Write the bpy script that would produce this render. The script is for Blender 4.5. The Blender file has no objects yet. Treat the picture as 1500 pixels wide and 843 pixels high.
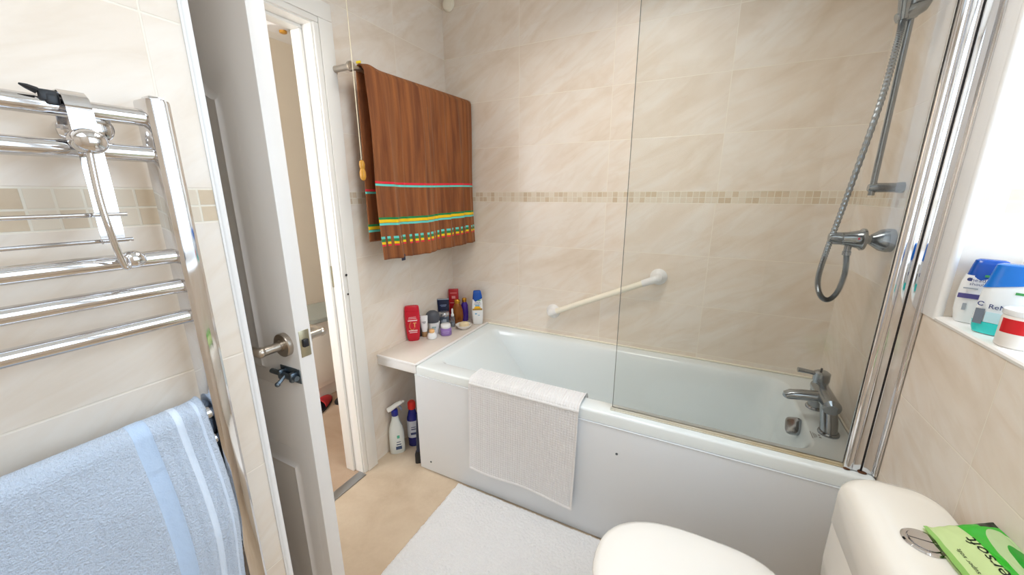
import bpy, bmesh, math, random
from math import sin, cos, pi, radians
from mathutils import Vector, Matrix, noise

random.seed(7)
C = bpy.context.scene.collection
H = 1.38                       # camera height; finished floor level is FL
FL = -0.04

# ------------------------------------------------------------------ materials
def lin(c):
    out = []
    for v in c[:3]:
        v /= 255.0
        out.append(v / 12.92 if v <= 0.04045 else ((v + 0.055) / 1.055) ** 2.4)
    return (out[0], out[1], out[2], 1.0)

class NT:
    def __init__(s, name):
        s.m = bpy.data.materials.new(name); s.m.use_nodes = True
        s.t = s.m.node_tree; s.n = s.t.nodes; s.l = s.t.links
        s.b = s.n.get('Principled BSDF'); s.out = s.n.get('Material Output')
    def new(s, typ, **kw):
        n = s.n.new(typ)
        for k, v in kw.items(): setattr(n, k, v)
        return n
    def put(s, sock, v):
        if hasattr(v, 'is_output') or hasattr(v, 'links'): s.l.new(v, sock)
        else: sock.default_value = v
    def math(s, op, a, b=None, c=None, clamp=False):
        n = s.new('ShaderNodeMath', operation=op); n.use_clamp = clamp
        s.put(n.inputs[0], a)
        if b is not None: s.put(n.inputs[1], b)
        if c is not None: s.put(n.inputs[2], c)
        return n.outputs[0]
    def vec(s, x, y, z=0.0):
        n = s.new('ShaderNodeCombineXYZ')
        s.put(n.inputs[0], x); s.put(n.inputs[1], y); s.put(n.inputs[2], z)
        return n.outputs[0]
    def vmath(s, op, a, b):
        n = s.new('ShaderNodeVectorMath', operation=op)
        s.put(n.inputs[0], a); s.put(n.inputs[1], b)
        return n.outputs[0]
    def mix(s, f, a, b):
        n = s.new('ShaderNodeMix', data_type='RGBA')
        s.put(n.inputs[0], f); s.put(n.inputs[6], a); s.put(n.inputs[7], b)
        return n.outputs[2]
    def fmix(s, f, a, b):
        n = s.new('ShaderNodeMix', data_type='FLOAT')
        s.put(n.inputs[0], f); s.put(n.inputs[2], a); s.put(n.inputs[3], b)
        return n.outputs[0]
    def noise(s, v, scale, detail=3.0, rough=0.5, dist=0.0):
        n = s.new('ShaderNodeTexNoise')
        if v is not None: s.put(n.inputs['Vector'], v)
        n.inputs['Scale'].default_value = scale; n.inputs['Detail'].default_value = detail
        n.inputs['Roughness'].default_value = rough; n.inputs['Distortion'].default_value = dist
        return n.outputs['Fac']
    def ramp(s, f, stops, interp='LINEAR'):
        n = s.new('ShaderNodeValToRGB'); s.put(n.inputs[0], f)
        e = n.color_ramp.elements; n.color_ramp.interpolation = interp
        e[0].position, e[0].color = stops[0]; e[1].position, e[1].color = stops[-1]
        for p, c in stops[1:-1]:
            k = e.new(p); k.color = c
        return n.outputs[0]
    def bump(s, h, strength=0.3, dist=0.002):
        n = s.new('ShaderNodeBump'); n.inputs['Strength'].default_value = strength
        n.inputs['Distance'].default_value = dist
        s.put(n.inputs['Height'], h); s.l.new(n.outputs[0], s.b.inputs['Normal'])
    def base(s, c): s.put(s.b.inputs['Base Color'], c)
    def set(s, **kw):
        for k, v in kw.items(): s.b.inputs[k.replace('_', ' ')].default_value = v

def pm(name, rgb, rough=0.4, metal=0.0, var=0.04, bump=0.0, bscale=60, **kw):
    """plain procedural material: base colour with a faint noise mottling"""
    t = NT(name)
    tc = t.new('ShaderNodeTexCoord')
    f = t.noise(tc.outputs['Object'], 9.0, 3)
    a = lin(rgb); d = tuple(max(0, x * (1 - var)) for x in a[:3]) + (1,)
    t.base(t.mix(f, d, a)); t.set(Roughness=rough, Metallic=metal, **kw)
    if bump: t.bump(t.noise(tc.outputs['Object'], bscale, 2), bump, 0.002)
    return t.m

def tile_mat(name, px, py, tint=(1, 1, 1)):
    t = NT(name)
    g = t.new('ShaderNodeNewGeometry')
    sp = t.new('ShaderNodeSeparateXYZ'); t.l.new(g.outputs['Position'], sp.inputs[0])
    sn = t.new('ShaderNodeSeparateXYZ'); t.l.new(g.outputs['True Normal'], sn.inputs[0])
    isy = t.math('GREATER_THAN', t.math('ABSOLUTE', sn.outputs[1]), 0.5)
    z = sp.outputs[2]
    u = t.fmix(isy, t.math('SUBTRACT', sp.outputs[1], py), t.math('SUBTRACT', sp.outputs[0], px))
    above = t.math('GREATER_THAN', z, 1.3615)
    zr = t.fmix(above, t.math('SUBTRACT', 1.334, z), t.math('SUBTRACT', z, 1.389))
    TW, TH = 0.505, 0.25
    tu = t.math('DIVIDE', u, TW); tz = t.math('DIVIDE', zr, TH)
    fu = t.math('MULTIPLY', t.math('FRACT', tu), TW); fz = t.math('MULTIPLY', t.math('FRACT', tz), TH)
    du = t.math('MINIMUM', fu, t.math('SUBTRACT', TW, fu)); dz = t.math('MINIMUM', fz, t.math('SUBTRACT', TH, fz))
    d = t.math('MINIMUM', du, dz)
    grout = t.math('SUBTRACT', 1.0, t.math('DIVIDE', t.math('SUBTRACT', d, 0.0010), 0.0009, clamp=True), clamp=True)
    wn = t.new('ShaderNodeTexWhiteNoise', noise_dimensions='3D')
    t.l.new(t.vec(t.math('FLOOR', tu), t.math('FLOOR', tz), above), wn.inputs['Vector'])
    off = t.vmath('MULTIPLY', wn.outputs['Color'], (0.9, 0.9, 5.0))
    # veins run up to the right
    a = radians(33)
    ur = t.math('ADD', t.math('MULTIPLY', u, cos(a)), t.math('MULTIPLY', z, sin(a)))
    vr = t.math('SUBTRACT', t.math('MULTIPLY', z, cos(a)), t.math('MULTIPLY', u, sin(a)))
    pv = t.vmath('ADD', t.vec(t.math('MULTIPLY', ur, 1.1), t.math('MULTIPLY', vr, 3.9), 0.0), off)
    n1 = t.noise(pv, 1.5, 5, 0.55, 0.9)
    n2 = t.noise(pv, 2.0, 5, 0.55, 1.2)
    n3 = t.noise(t.vmath('ADD', t.vec(u, z, 0.0), off), 5.0, 4, 0.6, 0.3)
    T = lambda c: tuple(min(1, x * k) for x, k in zip(lin(c)[:3], tint)) + (1,)
    c1 = t.ramp(n1, [(0.30, T((221, 207, 190))), (0.46, T((229, 217, 203))), (0.58, T((232, 224, 214))), (0.74, T((226, 214, 199)))])
    vein = t.math('SUBTRACT', 1.0, t.math('MULTIPLY', t.math('ABSOLUTE', t.math('SUBTRACT', n2, 0.5)), 16.0), clamp=True)
    c2 = t.mix(t.math('MULTIPLY', vein, 0.16), c1, T((206, 184, 156)))
    c3 = t.mix(t.math('MULTIPLY', t.math('SUBTRACT', n3, 0.45, clamp=True), 1.3), c2, T((238, 232, 224)))
    c4 = t.mix(t.math('MULTIPLY', grout, 0.9), c3, T((238, 230, 216)))
    # mosaic band
    M, MZ = 0.0268, 0.0275
    um = t.math('DIVIDE', u, M); zm = t.math('DIVIDE', t.math('SUBTRACT', z, 1.334), MZ)
    fm = t.math('MULTIPLY', t.math('FRACT', um), M); gm = t.math('MULTIPLY', t.math('FRACT', zm), MZ)
    dm = t.math('MINIMUM', t.math('MINIMUM', fm, t.math('SUBTRACT', M, fm)), t.math('MINIMUM', gm, t.math('SUBTRACT', MZ, gm)))
    mg = t.math('SUBTRACT', 1.0, t.math('DIVIDE', t.math('SUBTRACT', dm, 0.0011), 0.0008, clamp=True), clamp=True)
    wm = t.new('ShaderNodeTexWhiteNoise', noise_dimensions='3D')
    t.l.new(t.vec(t.math('FLOOR', um), t.math('FLOOR', zm), 3.0), wm.inputs['Vector'])
    mc = t.ramp(wm.outputs['Value'], [(0.0, lin((198, 177, 149))), (0.25, lin((208, 190, 164))), (0.5, lin((218, 206, 188))), (0.8, lin((224, 214, 198))), (1.0, lin((200, 180, 154)))])
    mn = t.noise(t.vec(u, z, 0.0), 70.0, 4, 0.6)
    mc = t.mix(t.math('MULTIPLY', mn, 0.35), mc, lin((228, 216, 196)))
    mcol = t.mix(mg, mc, lin((228, 222, 208)))
    inb = t.math('MULTIPLY', t.math('GREATER_THAN', z, 1.334), t.math('LESS_THAN', z, 1.389))
    t.base(t.mix(inb, c4, mcol))
    t.put(t.b.inputs['Roughness'], t.fmix(inb, 0.27, 0.5))
    h = t.fmix(inb, t.math('SUBTRACT', 1.0, grout), t.math('SUBTRACT', 1.0, mg))
    t.bump(h, 0.35, 0.0015)
    return t.m

M = {}
M['tile_back'] = tile_mat('tile_back_wall', -0.963, 1.60)
M['tile_left'] = tile_mat('tile_left_wall', -0.963, 1.60)
M['tile_right'] = tile_mat('tile_right_wall', 0.66, 1.01)
M['tile_near'] = tile_mat('tile_near_wall', -0.963, 0.316)
M['plaster'] = pm('white_plaster', (236, 233, 226), 0.8)
M['hall_paint'] = pm('hall_cream_paint', (230, 220, 202), 0.75)
M['gloss_white'] = pm('white_gloss_paint', (238, 236, 231), 0.32, var=0.02)
M['door_white'] = pm('door_satin_white', (226, 223, 220), 0.42, var=0.03)
M['plastic_white'] = pm('white_plastic_trim', (236, 236, 236), 0.3, var=0.02)
M['acrylic'] = pm('white_acrylic', (232, 240, 243), 0.12, var=0.015)
M['panel'] = pm('bath_panel_acrylic', (222, 227, 233), 0.3, var=0.02)
M['ceramic'] = pm('white_glazed_ceramic', (240, 237, 230), 0.08, var=0.02)
M['seat'] = pm('white_seat_plastic', (244, 243, 240), 0.22, var=0.015)
M['chrome'] = pm('polished_chrome', (222, 222, 224), 0.06, 1.0, var=0.02)
M['chrome_soft'] = pm('weathered_chrome', (168, 174, 180), 0.2, 1.0, var=0.15)
M['nickel'] = pm('brushed_nickel', (190, 180, 168), 0.3, 1.0, var=0.08)
M['zinc'] = pm('zinc_steel', (120, 132, 142), 0.35, 1.0, var=0.2)
M['brass_pl'] = pm('aged_latch_plate', (196, 188, 160), 0.35, 1.0, var=0.25)
M['black'] = pm('black_plastic', (22, 24, 30), 0.4)
M['rubber_gap'] = pm('dark_seal', (48, 44, 44), 0.6)
M['cream'] = pm('cream_plastic', (243, 238, 222), 0.35)
M['yellow_wood'] = pm('varnished_yellow_wood', (206, 150, 52), 0.3, var=0.25)
M['cord'] = pm('cream_cord', (232, 222, 196), 0.8)
M['alu'] = pm('aluminium_strip', (170, 172, 174), 0.4, 1.0)
M['sill'] = pm('white_sill', (244, 243, 241), 0.3)

def floor_mat():
    t = NT('beige_cork_vinyl'); g = t.new('ShaderNodeNewGeometry')
    n1 = t.noise(g.outputs['Position'], 5.0, 5, 0.6, 0.4); n2 = t.noise(g.outputs['Position'], 90.0, 3, 0.6)
    c = t.ramp(n1, [(0.3, lin((190, 170, 146))), (0.5, lin((205, 187, 164))), (0.7, lin((214, 198, 176)))])
    c = t.mix(t.math('MULTIPLY', n2, 0.35), c, lin((186, 164, 138)))
    t.base(c); t.set(Roughness=0.45); t.bump(n2, 0.12, 0.001); return t.m
M['floor'] = floor_mat()

def carpet_mat(name, a, b):
    t = NT(name); g = t.new('ShaderNodeNewGeometry')
    n1 = t.noise(g.outputs['Position'], 4.0, 5, 0.6, 0.6); n2 = t.noise(g.outputs['Position'], 240.0, 2, 0.6)
    t.base(t.mix(n1, lin(a), lin(b))); t.set(Roughness=0.95); t.bump(n2, 0.6, 0.004); return t.m
M['carpet'] = carpet_mat('hall_brown_carpet', (150, 122, 98), (188, 166, 144))

def glass_mat(name, tint, haze=0.0, spots=False):
    t = NT(name); t.n.remove(t.b)
    tr = t.new('ShaderNodeBsdfTransparent'); tr.inputs[0].default_value = tint
    gl = t.new('ShaderNodeBsdfGlossy'); gl.inputs['Roughness'].default_value = 0.02
    fr = t.new('ShaderNodeFresnel'); fr.inputs['IOR'].default_value = 1.36
    mx = t.new('ShaderNodeMixShader'); t.l.new(fr.outputs[0], mx.inputs[0])
    t.l.new(tr.outputs[0], mx.inputs[1]); t.l.new(gl.outputs[0], mx.inputs[2])
    o = mx.outputs[0]
    if haze:
        df = t.new('ShaderNodeBsdfDiffuse'); df.inputs[0].default_value = (0.75, 0.76, 0.78, 1)
        m2 = t.new('ShaderNodeMixShader')
        if spots:   # dried limescale drops: finer and denser away from the free edge
            tc = t.new('ShaderNodeTexCoord')
            sp = t.new('ShaderNodeSeparateXYZ'); t.l.new(tc.outputs['Object'], sp.inputs[0])
            v = t.new('ShaderNodeTexVoronoi'); v.inputs['Scale'].default_value = 260.0
            t.l.new(tc.outputs['Object'], v.inputs['Vector'])
            dot = t.math('LESS_THAN', v.outputs['Distance'], 0.28)
            n = t.noise(tc.outputs['Object'], 5.0, 4, 0.6)
            gx = t.math('MULTIPLY', t.math('ADD', sp.outputs[0], 0.1), 1.9, clamp=True)
            f = t.math('ADD', t.math('MULTIPLY', t.math('MULTIPLY', dot, gx), t.math('MULTIPLY', n, 0.30)), t.math('MULTIPLY', gx, haze))
            t.put(m2.inputs[0], f)
        else: m2.inputs[0].default_value = haze
        t.l.new(o, m2.inputs[1]); t.l.new(df.outputs[0], m2.inputs[2]); o = m2.outputs[0]
    t.l.new(o, t.out.inputs[0]); return t.m
M['screen_glass'] = glass_mat('shower_screen_glass', (0.965, 0.975, 0.972, 1), 0.03, True)
M['screen_edge'] = pm('glass_polished_edge', (86, 98, 94), 0.15)
M['clear'] = glass_mat('clear_plastic', (0.88, 0.9, 0.93, 1), 0.12)
M['hall_glass'] = pm('grey_glass_top', (150, 156, 150), 0.1)

def emit(name, rgb, strength):
    t = NT(name); t.n.remove(t.b); e = t.new('ShaderNodeEmission')
    e.inputs[0].default_value = rgb; e.inputs[1].default_value = strength
    t.l.new(e.outputs[0], t.out.inputs[0]); return t.m

def stained_seal():
    t = NT('yellowed_seal'); tc = t.new('ShaderNodeTexCoord'); sp = t.new('ShaderNodeSeparateXYZ'); t.l.new(tc.outputs['Object'], sp.inputs[0])
    n = t.noise(tc.outputs['Object'], 18.0, 4, 0.6)
    k = t.math('MULTIPLY', t.math('ADD', sp.outputs[0], 0.80), 1.25, clamp=True)        # discoloured toward the wall end
    f = t.math('MULTIPLY', k, t.math('ADD', t.math('MULTIPLY', n, 0.9), 0.2), clamp=True)
    t.base(t.mix(f, lin((214, 214, 204)), lin((176, 148, 84)))); t.set(Roughness=0.35); return t.m
M['seal'] = stained_seal()
M['rust'] = pm('brown_stain', (96, 58, 30), 0.8, var=0.4)

def terry(name, rgb, scale=420, strength=0.8, bands=None):
    t = NT(name); tc = t.new('ShaderNodeTexCoord')
    n = t.noise(tc.outputs['Object'], scale, 3, 0.65); n2 = t.noise(tc.outputs['Object'], 14, 4, 0.6)
    a = lin(rgb); d = tuple(x * 0.82 for x in a[:3]) + (1,); l = tuple(min(1, x * 1.12) for x in a[:3]) + (1,)
    c = t.mix(n, d, l); c = t.mix(t.math('MULTIPLY', n2, 0.3), c, d)
    fac = 1.0
    if bands:
        uv = t.new('ShaderNodeUVMap'); s = t.new('ShaderNodeSeparateXYZ'); t.l.new(uv.outputs[0], s.inputs[0])
        fl = 0.0
        for (b0, b1, col) in bands:
            k = t.math('MULTIPLY', t.math('GREATER_THAN', s.outputs[0], b0), t.math('LESS_THAN', s.outputs[0], b1))
            c = t.mix(k, c, lin(col)); fl = k if fl == 0.0 else t.math('MAXIMUM', fl, k)
        n = t.math('MULTIPLY', n, t.math('SUBTRACT', 1.0, t.math('MULTIPLY', fl, 0.9)))
    t.base(c); t.set(Roughness=0.95, Sheen_Weight=0.3); t.bump(n, strength, 0.006); return t.m
M['mat_white'] = terry('white_mat_pile', (240, 241, 244), 300, 0.7)
M['mat_rib'] = terry('white_chenille', (240, 241, 244), 380, 0.4)

# ------------------------------------------------------------------ mesh builder
class MB:
    def __init__(s): s.bm = bmesh.new(); s.uv = None
    def _f(s, vs, mi=0):
        try:
            f = s.bm.faces.new(vs); f.material_index = mi; return f
        except ValueError: return None
    def box(s, x0, x1, y0, y1, z0, z1, mi=0, bev=0.0, seg=2):
        P = [(x0, y0, z0), (x1, y0, z0), (x1, y1, z0), (x0, y1, z0), (x0, y0, z1), (x1, y0, z1), (x1, y1, z1), (x0, y1, z1)]
        v = [s.bm.verts.new(p) for p in P]
        fs = [s._f([v[i] for i in q], mi) for q in ((3, 2, 1, 0), (4, 5, 6, 7), (0, 1, 5, 4), (1, 2, 6, 5), (2, 3, 7, 6), (3, 0, 4, 7))]
        if bev:
            es = list({e for f in fs for e in f.edges})
            r = bmesh.ops.bevel(s.bm, geom=es, offset=bev, segments=seg, profile=0.5, affect='EDGES', clamp_overlap=True)
            for f in r['faces']: f.material_index = mi
        return s
    def loft(s, rings, cap0=True, cap1=True, mi=0, closed=True):
        R = [[s.bm.verts.new(p) for p in r] for r in rings]
        n = len(R[0])
        for a, b in zip(R, R[1:]):
            for i in range(n if closed else n - 1):
                j = (i + 1) % n; s._f([a[i], a[j], b[j], b[i]], mi)
        if cap0: s._f(list(reversed(R[0])), mi)
        if cap1: s._f(R[-1], mi)
        return s
    def tube(s, pts, r, seg=14, caps=True, mi=0, flat=1.0, up=None):
        pts = [Vector(p) for p in pts]; n = len(pts)
        rs = r if isinstance(r, (list, tuple)) else [r] * n
        T = [(pts[min(i + 1, n - 1)] - pts[max(i - 1, 0)]).normalized() for i in range(n)]
        u = Vector(up) if up else (Vector((0, 0, 1)) if abs(T[0].z) < 0.9 else Vector((1, 0, 0)))
        rings = []
        for i in range(n):
            u = (u - T[i] * u.dot(T[i])).normalized(); w = T[i].cross(u)
            rings.append([pts[i] + (w * cos(2 * pi * k / seg) + u * flat * sin(2 * pi * k / seg)) * rs[i] for k in range(seg)])
        return s.loft(rings, caps, caps, mi)
    def lathe(s, prof, o=(0, 0, 0), axis='Z', seg=28, mi=0, cap0=True, cap1=True):
        o = Vector(o)
        def P(r, h, a):
            x, y = r * cos(a), r * sin(a)
            return o + {'Z': Vector((x, y, h)), 'X': Vector((h, x, y)), 'Y': Vector((y, h, x)), '-X': Vector((-h, y, x)), '-Y': Vector((x, -h, y))}[axis]
        return s.loft([[P(max(r, 1e-4), h, 2 * pi * k / seg) for k in range(seg)] for r, h in prof], cap0, cap1, mi)
    def ball(s, c, r, sc=(1, 1, 1), mi=0, u=20, v=12):
        c = Vector(c); rings = []
        for i in range(1, v):
            t = pi * i / v
            rings.append([c + Vector((r * sc[0] * sin(t) * cos(2 * pi * k / u), r * sc[1] * sin(t) * sin(2 * pi * k / u), -r * sc[2] * cos(t))) for k in range(u)])
        return s.loft(rings, True, True, mi)
    def grid(s, fn, nu, nv, mi=0, uv=None):
        V = [[s.bm.verts.new(fn(i / nu, j / nv)) for j in range(nv + 1)] for i in range(nu + 1)]
        L = s.bm.loops.layers.uv.verify() if uv else None
        for i in range(nu):
            for j in range(nv):
                f = s._f([V[i][j], V[i + 1][j], V[i + 1][j + 1], V[i][j + 1]], mi)
                if L and f:
                    for lp, (a, b) in zip(f.loops, ((i, j), (i + 1, j), (i + 1, j + 1), (i, j + 1))):
                        lp[L].uv = uv(a / nu, b / nv)
        return s
    def build(s, name, mats, parent=None, world=False, smooth=35, flip=None):
        bmesh.ops.recalc_face_normals(s.bm, faces=s.bm.faces) if flip is None else None
        me = bpy.data.meshes.new(name); s.bm.to_mesh(me); s.bm.free()
        for m in (mats if isinstance(mats, (list, tuple)) else [mats]): me.materials.append(m)
        if smooth:
            me.polygons.foreach_set('use_smooth', [True] * len(me.polygons))
            me.set_sharp_from_angle(angle=radians(smooth))
        ob = bpy.data.objects.new(name, me); C.objects.link(ob)
        if parent is not None:
            ob.parent = parent
            if world:
                r = parent
                while r.parent: r = r.parent
                me.transform((Matrix.Translation(r.location) @ r.rotation_euler.to_matrix().to_4x4()).inverted())
        return ob

def rrect(x0, x1, y0, y1, r, z, n=10, rh=None):
    """rounded rectangle ring; rh gives another radius to the x0 corners"""
    out = []; q = r if rh is None else rh
    for cx, cy, a0, r in ((x1 - r, y1 - r, 0, r), (x0 + q, y1 - q, 90, q), (x0 + q, y0 + q, 180, q), (x1 - r, y0 + r, 270, r)):
        for k in range(n + 1):
            a = radians(a0 + 90 * k / n); out.append(Vector((cx + r * cos(a), cy + r * sin(a), z)))
    return out

def sup(w, d, z, e=2.6, n=36, cx=0.0, cy=0.0):
    """superellipse ring: half-width w (x), half-depth d (y)"""
    out = []
    for k in range(n):
        a = 2 * pi * k / n; c, q = cos(a), sin(a)
        out.append(Vector((cx + w * math.copysign(abs(c) ** (2 / e), c), cy + d * math.copysign(abs(q) ** (2 / e), q), z)))
    return out

def thing(name, label, cat, loc=(0, 0, 0), rz=0.0, group=None):
    o = bpy.data.objects.new(name, None); C.objects.link(o)
    o.empty_display_size = 0.05; o.location = loc; o.rotation_euler = (0, 0, rz)
    o['label'] = label; o['category'] = cat
    if group: o['group'] = group
    return o
def tag(o, label, cat, group=None):
    o['label'] = label; o['category'] = cat
    if group: o['group'] = group
    return o
def struct(o, label=None, cat=None):
    o['kind'] = 'structure'
    if label: o['label'] = label
    if cat: o['category'] = cat
    return o

def lettering(txt, size, mtx, mat, parent, name='lettering', shear=0.0, sx=1.0, bend=None):
    cu = bpy.data.curves.new('tmp', 'FONT'); cu.body = txt; cu.size = size; cu.extrude = 0.00015
    cu.align_x = 'CENTER'; cu.align_y = 'CENTER'; cu.shear = shear; cu.resolution_u = 3
    to = bpy.data.objects.new('tmp', cu); C.objects.link(to)
    dg = bpy.context.evaluated_depsgraph_get(); dg.update()
    me = bpy.data.meshes.new_from_object(to.evaluated_get(dg))
    bpy.data.objects.remove(to); bpy.data.curves.remove(cu)
    me.transform(Matrix.Diagonal((sx, 1, 1, 1))); me.transform(mtx)
    if bend:
        for v in me.vertices: v.co = bend(v.co)
    me.materials.clear(); me.materials.append(mat); me.name = name
    o = bpy.data.objects.new(name, me); C.objects.link(o); o.parent = parent; return o

# local frame for lettering on a bottle front (front = local -Y, up = Z)
def front(x, y, z): return Matrix.Translation((x, y, z)) @ Matrix.Rotation(radians(90), 4, 'X')

# ================================================================== SETTING
XL, XR, YB = -1.45, 0.548, 2.009      # left / right / back wall faces
XN, YN = -0.765, 0.378                # near wall with the towel rail: face and end
CEIL = 2.46; YF = -1.25               # ceiling, wall behind the camera
DY0, DY1, DZ = 0.45, 1.135, 2.03      # door opening in the left wall

struct(MB().box(-1.46, 0.9, YF - .1, 2.1, FL - 0.06, FL).build('floor', M['floor'], smooth=0))
struct(MB().box(-1.56, 0.95, YF - .1, 2.11, CEIL, CEIL + .08).build('ceiling', M['plaster'], smooth=0))
struct(MB().box(-1.55, 0.95, YB, YB + .1, FL, CEIL).build('wall_back', M['tile_back'], smooth=0))
w = MB(); w.box(XL - .1, XL, DY1 + .03, YB + .05, FL, CEIL).box(XL - .1, XL, DY0 - .03, DY1 + .03, DZ + .03, CEIL).box(XL - .1, XL, YN - .05, DY0 - .03, FL, CEIL)
struct(w.build('wall_left', M['tile_left'], smooth=0))
struct(MB().box(XL - .1, XN, YF, YN - .001, FL, CEIL).build('wall_near', M['tile_near'], smooth=0))
struct(MB().box(-0.9, 0.95, YF - .1, YF, FL, CEIL).build('wall_front', M['tile_back'], smooth=0))
WY0, WY1, WZ0, WZ1, WX = 0.05, 1.266, 1.083, 2.28, 0.85
w = MB(); w.box(XR, 1.06, WY1, YB + .05, FL, CEIL).box(XR, 1.06, YF, WY1, FL, WZ0 - .012).box(XR, 1.06, YF, WY0, WZ0 - .012, CEIL).box(XR, 1.06, WY0, WY1, WZ1, CEIL)
struct(w.build('wall_right', M['tile_right'], smooth=0))

# plastic corner trims
o = MB().tube([(XN - .004, YN - .004, FL), (XN - .004, YN - .004, CEIL)], 0.0075, 12).box(XN - .01, XN + .002, YN - .012, YN + .003, FL, CEIL, bev=.001).build('trim_1', M['plastic_white']); struct(o)
o = MB().tube([(XR + .003, WY1 + .003, WZ0 - .01), (XR + .003, WY1 + .003, WZ1)], 0.0085, 14).box(XR - .004, XR + .01, WY1 + .004, 1.3275, WZ0 - .012, WZ1, bev=.003).build('trim_2', M['plastic_white']); struct(o)

# window: sill, frame and obscured pane
win = bpy.data.objects.new('window_1', None); C.objects.link(win); win.location = (WX, (WY0 + WY1) / 2, WZ0); struct(win)
s = MB()
prof = [(XR - .002, WZ0 - .0125), (XR - .004, WZ0 - .006), (XR - .001, WZ0 - .002), (XR + .006, WZ0), (WX + .02, WZ0), (WX + .02, WZ0 - .0125)]
s.loft([[Vector((x, yy, z)) for x, z in prof] for yy in (WY0 + .001, WY1 - .001)])
s.build('window_sill', M['sill'], win, True)
f = MB()
for y0, y1, z0, z1 in ((WY0, WY1, WZ0, WZ0 + .055), (WY0, WY1, WZ1 - .055, WZ1), (WY0, WY0 + .055, WZ0, WZ1), (WY1 - .10, WY1, WZ0, WZ1), (0.50, 0.57, WZ0, WZ1)):
    f.box(WX - .03, WX + .03, y0, y1, z0, z1, bev=.006)
f.build('window_frame', M['plastic_white'], win, True)
PANE = 5.0
MB().box(WX - .004, WX + .004, WY0 + .03, WY1 - .03, WZ0 + .03, WZ1 - .03).build('window_pane', emit('daylit_obscured_glass', (0.70, 0.85, 1.0, 1), PANE), win, True, 0)

# two added ceiling fill panels, out of view, to brighten the bathroom
for (LPX, LPY, W_, hw_, spr, lc_, lab) in ((-0.38, 1.12, 9.5, .30, 150, (1.0, .95, .875), 'added square ceiling fill panel, out of view, over the bath end of the room'), (0.02, -0.55, 8.4, .48, 125, (.85, .935, 1.0), 'added large square ceiling fill panel, out of view, behind the toilet end of the room')):
    cl = thing('ceiling_fill_panel', lab, 'added fill light', (LPX, LPY, CEIL), 0, 'added ceiling fill panels')
    fm_ = MB(); h1 = hw_ + .03
    for a0, a1, c0, c1 in ((-h1, h1, -h1, -hw_), (-h1, h1, hw_, h1), (-h1, -hw_, -hw_, hw_), (hw_, h1, -hw_, hw_)): fm_.box(a0, a1, c0, c1, -.018, 0, bev=.003)
    fm_.build('fill_panel_frame', M['plastic_white'], cl)
    MB().box(-hw_, hw_, -hw_, hw_, -.010, -.001).build('fill_panel_diffuser', emit('fill_panel_glow', lc_ + (1,), 1.0), cl, False, 0)
    ld = bpy.data.lights.new('fill_panel_lamp', 'AREA'); ld.shape = 'SQUARE'; ld.size = 2 * hw_ - .02; ld.energy = W_; ld.color = lc_; ld.spread = radians(spr)
    lo = bpy.data.objects.new('fill_panel_lamp', ld); C.objects.link(lo); lo.parent = cl; lo.location = (0, 0, -.014)

# ---------------- door frame, door, threshold
fr = MB()
T = .03
fr.box(XL - .105, XL + .004, DY1, DY1 + T, FL, DZ + T).box(XL - .105, XL + .004, DY0 - T, DY0, FL, DZ + T).box(XL - .105, XL + .004, DY0, DY1, DZ, DZ + T)
fr.box(XL - .105, XL - .05, DY1 - .013, DY1, FL, DZ - .013, bev=.003).box(XL - .105, XL - .05, DY0, DY0 + .013, FL, DZ - .013, bev=.003).box(XL - .105, XL - .05, DY0, DY1, DZ - .013, DZ, bev=.003)
for x0, x1, dy, bv in ((XL, XL + .014, 0, .003), (XL + .014, XL + .021, .005, .005)):
    fr.box(x0, x1, DY1 + .005 + dy * 4, 1.228 - dy, FL, DZ + .005 + dy * 4, bev=bv)
    fr.box(x0, x1, YN + .001 + dy, DY0 - .005 - dy * 4, FL, DZ + .005 + dy * 4, bev=bv)
    fr.box(x0, x1, YN + .001 + dy, 1.228 - dy, DZ + .005 + dy * 4, DZ + .093 - dy, bev=bv)
frame = fr.build('trim_3', M['gloss_white']); struct(frame)
MB().box(XL - .07, XL - .045, DY1 - .004, DY1 + .001, 0.96, 1.06).build('strike_plate', M['brass_pl'], frame)
MB().ball((XL + .021, 1.155, 1.02), .006, (.4, 1, 1)).ball((XL + .021, 1.153, 0.93), .005, (.4, 1, 1)).build('screw_hole', M['black'], frame)
tag(MB().box(XL - .02, XL + .03, DY0 + .002, DY1 - .002, FL, FL + .006, bev=.002).build('threshold_strip', M['alu']), 'grey metal threshold strip across the bottom of the doorway', 'threshold')

DXL = -0.745; DFY, DRY = 0.4595, 0.494           # latch edge x, front and rear faces
door = bpy.data.objects.new('door_1', None); C.objects.link(door); door.location = (XL + .01, DRY, 0); struct(door)
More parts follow.
